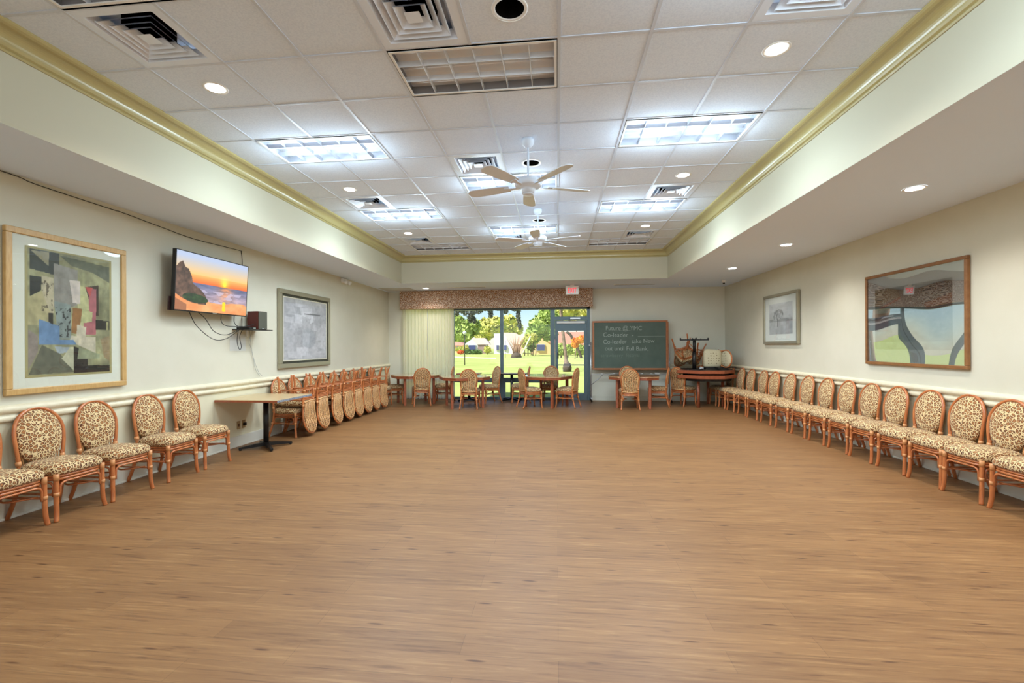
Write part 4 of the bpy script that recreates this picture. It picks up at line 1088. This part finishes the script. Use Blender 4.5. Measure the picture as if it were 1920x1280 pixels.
# ------------------------------------------------------------------ television, shelf, cables
t = thing('television', 'wall-mounted television showing a beach sunset', 'television', (-4.36, 5.51, 1.84), 0, rot=(0, R(3), 0))
W, H_ = 1.25, 0.71
MB().box(-0.045, 0.0, -W/2, W/2, 0, H_).build('casing', m_black, t, bevel=0.005)
b = MB(); b.box(-0.002, 0.004, -W/2, W/2, 0, 0.014); b.box(-0.002, 0.004, -W/2, W/2, H_-0.010, H_); b.box(-0.002, 0.004, -W/2, -W/2+0.010, 0, H_); b.box(-0.002, 0.004, W/2-0.010, W/2, 0, H_)
b.build('bezel', m_black, t)
paint_plane('screen', W-0.02, H_-0.024, sunset, t, lambda u, v: (0.003, -W/2+0.01+u, 0.014+v), 220, 130, emit=0.55)
MB().box(0.0035, 0.006, -0.02, 0.05, 0.003, 0.011).build('badge', m_steel, t)
b = MB(); b.box(-0.165, -0.13, -0.2, 0.2, 0.2, 0.55); b.box(-0.14, -0.045, -0.12, -0.06, 0.3, 0.4); b.box(-0.14, -0.045, 0.06, 0.12, 0.3, 0.4)
b.build('wall_bracket', m_black, t)
MB().box(-0.06, -0.045, -W/2-0.02, -W/2+0.1, 0.0, 0.16).build('side_box', mat('dark_maroon', (46, 22, 20), 0.5), t)
SHZ = 1.655
t = thing('wall_shelf', 'small black glass shelf below the television', 'shelf', (WL, 6.32, SHZ))
MB().box(0.0, 0.28, -0.24, 0.27, 0, 0.012).build('shelf_board', m_black, t, bevel=0.003)
MB().box(0.0, 0.02, -0.12, -0.09, -0.09, 0).build('bracket', m_white, t); MB().box(0.0, 0.02, 0.05, 0.08, -0.09, 0).build('bracket', m_white, t)
t = thing('speaker', 'dark red wooden speaker with a grey front on the wall shelf', 'speaker', (-4.36, 6.40, SHZ+0.0125), R(-8))
MB().box(-0.11, 0.075, -0.085, 0.085, 0, 0.265).build('cabinet', mat('dark_red_wood', (98, 34, 26), 0.35), t, bevel=0.004)
MB().box(0.076, 0.092, -0.08, 0.08, 0.004, 0.26).build('grille', mat('grille_grey', (84, 84, 72), 0.9), t, bevel=0.004)
MB().box(0.0921, 0.0935, -0.02, 0.02, 0.012, 0.02).build('badge', m_steel, t)
t = thing('media_box', 'thin black box on the wall shelf beside the speaker', 'media box', (-4.38, 6.18, SHZ+0.0125))
MB().box(-0.1, 0.1, -0.08, 0.06, 0, 0.028).build('case', m_black, t, bevel=0.003); MB().box(0.1002, 0.102, 0.0, 0.05, 0.008, 0.02).build('display', m_steel, t)
m_cab = mat('cable_black', (40, 38, 36), 0.5); m_cabw = mat('cable_grey', (176, 176, 172), 0.5)
def cable(pts, label, m=m_cab, r=0.0045, name='cable'):
    return tag(MB().tube(catmull(pts, 6), r, 6).build(name, m), label, 'cable', 'cables on the left wall')
xw = WL+0.006
cable([(xw, 1.5, 2.90-0.04), (xw, 2.6, 2.868), (xw, 3.40, 2.866), (xw, 3.62, 2.845), (xw, 4.3, 2.83), (xw, 4.42, 2.83), (xw, 4.9, 2.80), (xw, 5.4, 2.775), (xw, 6.2, 2.80), (xw, 6.27, 2.78), (xw, 6.29, 2.6), (xw, 6.27, 2.3), (xw, 6.28, 1.9), (xw+0.02, 6.25, SHZ+0.03)],
      'thin dark cable along the top of the left wall, down to the television', r=0.004)
cable([(-4.40, 5.15, 1.86), (-4.42, 5.3, 1.68), (-4.44, 5.6, 1.52), (-4.44, 5.85, 1.53), (-4.43, 6.1, 1.66), (-4.42, 6.2, SHZ+0.045)], 'long black cable loop hanging lowest below the television')
cable([(-4.40, 5.28, 1.86), (-4.42, 5.45, 1.77), (-4.44, 5.62, 1.62), (-4.44, 5.85, 1.58), (-4.43, 6.1, 1.67), (-4.40, 6.2, SHZ+0.045)], 'black cable loop below the television, upper one of two')
cable([(-4.40, 5.70, 1.86), (-4.42, 5.73, 1.75), (-4.43, 5.85, 1.70), (-4.42, 6.15, SHZ+0.05)], 'short black cable from the television middle to the shelf')
cable([(-4.40, 5.95, 1.86), (-4.42, 5.98, 1.75), (-4.42, 6.08, 1.70), (-4.37, 6.22, 1.72), (-4.36, 6.3, 1.74)], 'short black cable at the right end of the television')
cable([(-4.42, 6.06, 1.66), (-4.44, 6.06, 1.5), (-4.45, 6.12, 1.38), (-4.45, 6.16, 1.42), (-4.43, 6.10, 1.56), (-4.42, 6.15, 1.67)], 'black cable loop dangling under the wall shelf')
cable([(-4.48, 6.45, SHZ), (-4.50, 6.40, 1.5), (-4.51, 6.48, 1.35), (-4.51, 6.55, 1.1), (-4.47, 6.60, 0.97)], 'pale cable hanging from the shelf down to the chair rail', m_cabw, 0.0035)
cable([(-4.49, 6.40, SHZ), (-4.50, 6.44, 1.45), (-4.51, 6.50, 1.28), (-4.51, 6.62, 1.05), (-4.47, 6.66, 0.97)], 'second pale cable hanging beside the first below the shelf', m_cabw, 0.003)
for y, lb in ((6.20, 'left one of the two wall outlets under the pedestal table'), (6.31, 'right one of the two wall outlets, with a black plug')):
    t = thing('wall_outlet', lb, 'outlet', (WL+0.001, y, 0.30), 0, 'wall outlets under the pedestal table')
    MB().box(0, 0.006, -0.035, 0.035, -0.058, 0.058).build('thin_plate', mat('outlet_tan', (172, 146, 106), 0.5), t, bevel=0.002)
    if y > 6.25: MB().box(0.006, 0.035, -0.02, 0.02, -0.02, 0.02).build('plug', m_black, t)
    else: MB().box(0.006, 0.009, -0.012, 0.012, -0.02, 0.02).build('socket', mat('socket_brown', (90, 56, 34), 0.5), t)
tag(MB().box(WL+0.0005, WL+0.003, 6.03, 6.36, 1.36, 1.60).build('thin_plate', mat('patch_grey', (206, 206, 200), 0.6)), 'pale grey square patch of paint on the wall below the shelf', 'paint patch')  # patch of wall paint, built as a thin plate

# ------------------------------------------------------------------ outside
m_grass = noisy('lawn_grass', (164, 178, 98), (190, 196, 120), 0.35, 0.95, spec=0.1)
GZ = -0.15
struct(MB().box(-140, 160, YB+0.9, 260, GZ-0.2, GZ).build('ground', m_grass), 'sunlit lawn outside the window', 'lawn')
struct(MB().box(-60, 60, -40, YB+0.9, GZ-0.3, GZ-0.001).build('ground_2', mat('whitened_concrete', (236, 234, 228), 0.9)), 'pale ground around the building', 'ground')  # unseen ground, colour whitened to bounce daylight up to the ceiling
struct(MB().box(-8, 8, YB+0.15, YB+0.9, GZ-0.1, -0.04).build('paving', noisy('brick_paving', (206, 150, 124), (190, 130, 106), 9, 0.85)), 'pinkish paving strip outside the window', 'paving')
# roof over the building so that sunlight does not reach the tray
struct(MB().box(WL-0.6, WR+0.6, YN-0.6, YB+1.0, 3.75, 3.95).build('roof_slab', m_soffit), 'flat roof above the hall', 'roof')
b = MB(); b.box(WL-0.15, WL-0.10, YN, YB, ZL, 3.75); b.box(WR+0.10, WR+0.15, YN, YB, ZL, 3.75); b.box(WL, WR, YB+0.1, YB+0.15, ZL, 3.75); b.box(WL, WR, YN-0.15, YN-0.1, ZL, 3.75)
struct(b.build('wall_upper', m_wall), 'wall above the low ceiling', 'wall')
F = 873.25
def px(u, v, d):
    """world point seen at photo pixel u,v at camera depth d"""
    a, b_ = u-948.9, v-648.25; cr, sr = math.cos(RO), math.sin(RO)
    x = cr*a-sr*b_; y = sr*a+cr*b_; r_ = x/F*d; h = -y/F*d; c, s = math.cos(TH), math.sin(TH)
    return Vector((r_*c-d*s, r_*s+d*c, EYE+h))
m_bark = noisy('palm_bark', (150, 126, 110), (116, 94, 82), 6, 0.9); m_barkd = noisy('dark_bark', (92, 78, 70), (70, 58, 52), 5, 0.9)
def leafmat(n_, c1, c2): return noisy(n_, c1, c2, 0.6, 0.85, spec=0.15)
lm = dict(g=leafmat('green_leaves', (140, 164, 84), (190, 204, 120)), y=leafmat('yellow_green_leaves', (190, 198, 104), (222, 212, 128)), d=leafmat('dark_leaves', (84, 112, 66), (120, 146, 88)),
          m=leafmat('grey_moss', (104, 106, 100), (128, 130, 118)), o=leafmat('orange_blossom', (232, 130, 46), (240, 176, 70)), r=leafmat('red_blossom', (222, 96, 60), (236, 130, 70)), s=leafmat('dry_stems', (176, 140, 120), (156, 116, 100)))
def crown(b, blobs, size, dens, seed, mi=0):
    rs = np.random.RandomState(seed)
    for (c, r3) in blobs:
        n = int(dens); d_ = rs.normal(size=(n, 3)); d_ /= np.linalg.norm(d_, axis=1)[:, None]
        rad = 0.55+0.45*rs.rand(n)**0.5; p = np.array(c)+d_*rad[:, None]*np.array(r3)
        for q in range(n):
            nrm = d_[q]+rs.normal(size=3)*0.7; nrm /= np.linalg.norm(nrm); a = np.cross(nrm, rs.normal(size=3)); a /= np.linalg.norm(a)+1e-9; e = np.cross(nrm, a)
            s_ = size*(0.6+0.8*rs.rand()); P0 = p[q]
            b.add([P0-a*s_, P0-e*s_*0.6, P0+a*s_, P0+e*s_*0.6], [(0,1,2,3)], mi)
def tree(label, blobs_px, d, leaf, size=0.35, dens=420, trunk=None, seed=1, cat='tree', name='tree', depthr=None):
    base = px(trunk[0], trunk[1], d) if trunk else px(blobs_px[0][0], 648, d); base.z = GZ
    t = thing(name, label, cat, base)
    bl = []
    for (u, v, ru, rv) in blobs_px:
        c = px(u, v, d)-base; bl.append(((c.x, c.y, c.z), (ru/F*d, (depthr or ru)/F*d*0.8, rv/F*d)))
    b = MB(); crown(b, bl, size, dens, seed)
    b.build('foliage', lm[leaf], t)
    if not trunk:
        b = MB()
        for c_, r3 in bl:
            b.tube([(c_[0]*0.9, c_[1], 0.0), (c_[0], c_[1], max(c_[2], 0.1))], 0.08, 5)
        b.build('stem', m_barkd, t)
    if trunk:
        top = px(trunk[2], trunk[3], d)-base; w_ = trunk[4]/F*d
        MB().tube(catmull([(0, 0, 0), (top.x*0.4, top.y*0.4, top.z*0.45), (top.x, top.y, top.z)], 4), [w_*(1-0.4*k/8) for k in range(9)], 8).build('trunk', m_bark, t)
    return t
G_TR = 'trees behind the houses'
tree('broad pale green tree mass behind the small garage house', [(868, 622, 20, 22), (885, 612, 14, 16), (858, 606, 12, 14)], 125, 'g', 0.9, 500, trunk=(868, 660, 868, 625, 1.2), seed=2)['group'] = G_TR
tree('yellow-green tree mass above the gap between garage and white house', [(912, 616, 20, 20), (930, 612, 18, 18), (905, 628, 14, 14)], 148, 'y', 0.9, 500, trunk=(915, 660, 914, 620, 1.2), seed=3)['group'] = G_TR
tree('olive tree behind the white house roof', [(955, 608, 16, 18), (970, 616, 10, 12), (946, 614, 12, 14)], 175, 'y', 0.9, 420, trunk=(955, 660, 955, 615, 1.2), seed=4)['group'] = G_TR
tree('tall leafy green tree left of the tan house', [(1012, 612, 20, 20), (1026, 592, 16, 18), (1000, 628, 13, 14), (1030, 622, 14, 16), (1035, 600, 12, 18)], 75, 'g', 0.5, 650, trunk=(1004, 668, 1010, 625, 1.0), seed=5)
tree('tall trees seen through the pane above the door', [(1060, 584, 26, 14), (1088, 590, 18, 14), (1075, 604, 26, 12)], 110, 'y', 0.8, 500, trunk=(1082, 664, 1080, 600, 1.1), seed=6)
ot = tree('dark oak limbs with hanging grey moss across the top of the view', [(880, 586, 12, 9), (868, 580, 9, 7), (893, 582, 12, 7), (882, 596, 5, 9), (920, 586, 4, 12), (912, 578, 10, 5), (856, 584, 6, 8), (935, 578, 12, 4), (889, 600, 3, 6),
    (972, 590, 4, 14), (974, 608, 3, 10), (966, 579, 8, 4), (948, 582, 5, 6)], 24, 'm', 0.07, 170, seed=7, name='oak_tree', cat='tree', trunk=(800, 700, 812, 560, 9))
b = MB(); ob_ = ot.location; lp = [px(812, 562, 24)-ob_, px(850, 566, 24)-ob_, px(890, 572, 24)-ob_, px(935, 571, 24)-ob_, px(975, 575, 24)-ob_]
b.tube(catmull(lp, 4), [0.16-0.007*k for k in range(17)], 8); b.build('limb', m_barkd, ot)
tree('yellow-green palm-like shrub right of the white house', [(990, 637, 8, 9), (983, 644, 5, 6), (1000, 632, 7, 6)], 72, 'y', 0.35, 350, seed=9, cat='shrub', name='shrub')
tree('dark green shrub between the white and the tan house', [(996, 648, 7, 9)], 78, 'd', 0.35, 350, seed=10, cat='shrub', name='shrub')
tree('clipped dark hedge in front of the small garage house', [(878, 660, 7, 4), (888, 660, 9, 4), (898, 660, 6, 4)], 88, 'd', 0.28, 350, seed=11, cat='hedge', name='hedge')
tree('yellow-green bush at the left end of the hedge', [(862, 655, 9, 4), (873, 652, 6, 5)], 92, 'y', 0.28, 320, seed=12, cat='shrub', name='shrub')
tree('red-orange flowering bush before the yellow bush', [(864, 660, 6, 3)], 86, 'r', 0.22, 300, seed=13, cat='flowering bush', name='flowering_bush')
tree('round yellow-green bush at the right corner of the garage', [(914, 655, 6, 6)], 86, 'y', 0.28, 320, seed=14, cat='shrub', name='shrub')
tree('green hedge seen through the lower glass of the door', [(1052, 655, 9, 11), (1085, 656, 14, 10), (1066, 655, 8, 9)], 60, 'g', 0.25, 420, seed=15, cat='hedge', name='hedge')
tree('orange flowering shrub seen through the glass door', [(1085, 638, 12, 5), (1078, 645, 6, 6), (1092, 634, 7, 4)], 55, 'o', 0.2, 330, seed=16, cat='flowering bush', name='flowering_bush', trunk=(1078, 672, 1082, 642, 0.9))
# crape myrtle stems
base = px(968, 671, 62); base.z = GZ
t = thing('bare_shrub', 'bare many-stemmed shrub on the lawn before the white house', 'shrub', base)
b = MB(); rs = random.Random(4)
for k in range(34):
    a = rs.uniform(-1, 1); top = Vector((a*1.35, rs.uniform(-0.8, 0.8), 3.3*math.sqrt(1-0.35*a*a)*rs.uniform(0.75, 1)))
    b.tube([(a*0.25, 0, 0.0), tuple(top*0.4+Vector((a*0.1, 0, 0.3))), tuple(top)], [0.05, 0.03, 0.012], 5)
b.build('stems', lm['s'], t)
MB().lathe([(0.0001, 0), (0.75, 0), (0.6, 0.5), (0.0001, 0.75)], seg=12).build('root_clump', m_barkd, t)
# palm trunk near the door
base = px(1063.5, 696, 28); base.z = GZ
t = thing('palm_tree', 'tall leaning palm trunk seen through the glass door', 'palm tree', base)
p1 = px(1060, 660, 28)-base; p2 = px(1055, 620, 28)-base; p3 = px(1050, 560, 28)-base
MB().tube(catmull([(0,0,0), p1*0.5, p1, p2, p3], 4), [0.24]*2+[0.15]*3+[0.10]*12, 12).build('trunk', m_bark, t)
MB().lathe([(0.25, 0), (0.27, 0.25), (0.2, 0.5), (0.12, 0.56)], seg=14).build('trunk_boot', m_barkd, t)
b = MB()
for k in range(16):
    a = k*PI/8; c_ = p3
    b.tube(catmull([c_, c_+Vector((math.cos(a)*0.8, math.sin(a)*0.8, 0.4)), c_+Vector((math.cos(a)*1.8, math.sin(a)*1.8, -0.3))], 4), 0.06, 4)
b.build('fronds', lm['g'], t)
base = px(979, 657, 70); base.z = GZ
tp = px(995, 630, 70)
tag(MB().tube([(base.x-0.15, base.y, GZ), tuple(tp)], 0.09, 8).build('leaning_trunk', mat('pale_bark', (236, 230, 216), 0.8)), 'thin white leaning trunk between the houses', 'tree trunk')
base = px(1090, 668, 58); base.z = GZ
t = thing('bent_tree', 'dark twisted trunk behind the orange blossoms through the door', 'tree', base)
q = lambda u, v: tuple(px(u, v, 58)-base)
MB().tube(catmull([(0,0,0), q(1084, 655), q(1074, 638), q(1070, 628), q(1062, 622)], 4), 0.16, 8).build('trunk', m_barkd, t)
MB().tube(catmull([q(1074, 638), q(1080, 650), q(1087, 648)], 4), 0.09, 8).build('branch', m_barkd, t)
# lamp post and sign
base = px(871.5, 684, 38); base.z = GZ
t = thing('lamp_post', 'thin dark lamp post on the lawn left of the garage house', 'lamp post', base)
hh = px(871.5, 627, 38).z-GZ
MB().tube([(0,0,0), (0,0,hh)], 0.035, 8).build('post', m_black, t)
MB().lathe([(0.03, hh), (0.14, hh+0.05), (0.16, hh+0.2), (0.03, hh+0.3)], seg=12).build('lamp_head', mat('frosted', (220, 224, 226), 0.4), t)
base = px(947.5, 672, 60); base.z = GZ
t = thing('lawn_sign', 'small blue sign board on a thin post before the white house', 'sign', base)
z0 = px(947.5, 656, 60).z-GZ; z1 = px(947.5, 647, 60).z-GZ
MB().tube([(0,0,0), (0,0,z1+0.6)], 0.03, 6).build('post', m_black, t)
MB().box(-0.17, 0.17, -0.06, -0.02, z0, z1).build('sign_board', mat('sign_blue', (56, 74, 130), 0.5), t)
# path across the lawn
P0, P1, P2, P3 = px(800, 666.5, 60), px(800, 669, 60), px(935, 673.6, 60), px(935, 672, 60)
def on_ground(u, v):
    r_ = px(u, v, 1)-Vector((0, 0, EYE)); k = (GZ+0.01-EYE)/r_.z; return Vector((0, 0, EYE))+r_*k
b = MB(); b.quad(on_ground(760, 666.5), on_ground(930, 672.6), on_ground(930, 670.9), on_ground(760, 664.6))
b.build('path', mat('path_concrete', (232, 212, 190), 0.9))
struct(bpy.data.objects['path'], 'pale footpath across the lawn', 'path')
# houses
m_roofp = mat('pale_pink_roof', (232, 204, 200), 0.8); m_roofr = mat('pink_metal_roof', (226, 158, 150), 0.7)
m_hw = mat('house_white', (214, 220, 226), 0.8); m_tan = mat('house_tan', (224, 188, 140), 0.8); m_pinkw = mat('house_pink', (216, 180, 168), 0.8); m_shadedw = mat('house_side_shaded', (150, 126, 122), 0.8)  # dark garage side wall has its shade put into the colour
m_win = mat('dark_window', (70, 78, 128), 0.2); m_wtrim = mat('window_trim', (210, 210, 206), 0.7)
def house(label, d, wallp, roofp, mw, mr, wins=(), depth=9, group=None, side=None, ground=664):
    """walls and roof as outlines in the house front plane (photo pixels at depth d), extruded backwards"""
    base = px(sum(p[0] for p in wallp)/len(wallp), 660, d); base.z = GZ
    t = thing('house', label, 'house', base)
    back = Vector((-math.sin(TH), math.cos(TH), 0))
    def ext(poly_, dp, off=0.0):
        A = [px(u, v, d)-base-back*off for u, v in poly_]
        A = [Vector((p.x, p.y, max(p.z, 0.0))) if v > 655 else p for p, (u, v) in zip(A, poly_)]
        B_ = [p+back*dp for p in A]; n = len(A); b = MB()
        return b.add(A+B_, [tuple(range(n)), tuple(range(2*n-1, n-1, -1))]+[(i, n+i, n+(i+1) % n, (i+1) % n) for i in range(n)])
    ext(wallp, depth).build('wall', mw, t)
    for rp, mm in roofp:
        ext(rp, depth*0.9 if len(rp) > 3 else depth, 0.4).build('roof', mm, t)
    for (ua, ub, va, vb) in wins:
        f = ext([(ua-0.8, vb+0.8), (ub+0.8, vb+0.8), (ub+0.8, va-0.8), (ua-0.8, va-0.8)], 0.25, 0.15).build('window', m_wtrim, t)
        ext([(ua, vb), (ub, vb), (ub, va), (ua, va)], 0.1, 0.3).build('pane', m_win, f)
    if side:
        for sp, mm in side: ext(sp, 0.5, 0.2).build('wall', mm, t)
    return t
house('small white garage house with a pale pink roof', 96, [(871, 664), (911, 664), (911, 646), (895, 645), (886, 634.5), (871, 645)], [([(884, 633.5), (909, 633.5), (919, 645.5), (895, 646)], m_roofp)], m_hw, m_roofp,
      wins=[(879, 892, 647, 656)], side=[([(896, 664), (911, 664), (911, 646.5), (896, 646.5)], m_shadedw)])
house('white two-part house with a pale pink sloping roof', 92, [(926, 665), (980, 665), (980, 645), (943, 624.5), (926, 625)], [([(943, 623.5), (966, 624), (982, 633), (980, 645), (961, 645)], m_roofp)], m_hw, m_roofp,
      wins=[(931, 935.5, 647, 656), (945.5, 949.5, 647, 656)], side=[([(961, 665), (980, 665), (980, 645), (961, 645)], m_pinkw)])
house('tan house with a pink roof right of the leafy tree', 84, [(1000, 667), (1100, 667), (1100, 645), (1030, 640), (1013, 630), (1000, 632)], [([(1013, 629), (1022, 622), (1125, 622), (1125, 646), (1036, 646)], m_roofr)], m_tan, m_roofr,
      wins=[(1007, 1021, 646, 657)])
house('small tan house partly hidden behind the curtain edge', 105, [(836, 662), (872, 662), (872, 647), (836, 647)], [([(834, 647.5), (874, 647.5), (862, 641), (846, 641)], m_roofr)], m_tan, m_roofr, wins=[(857, 861, 650, 655)])
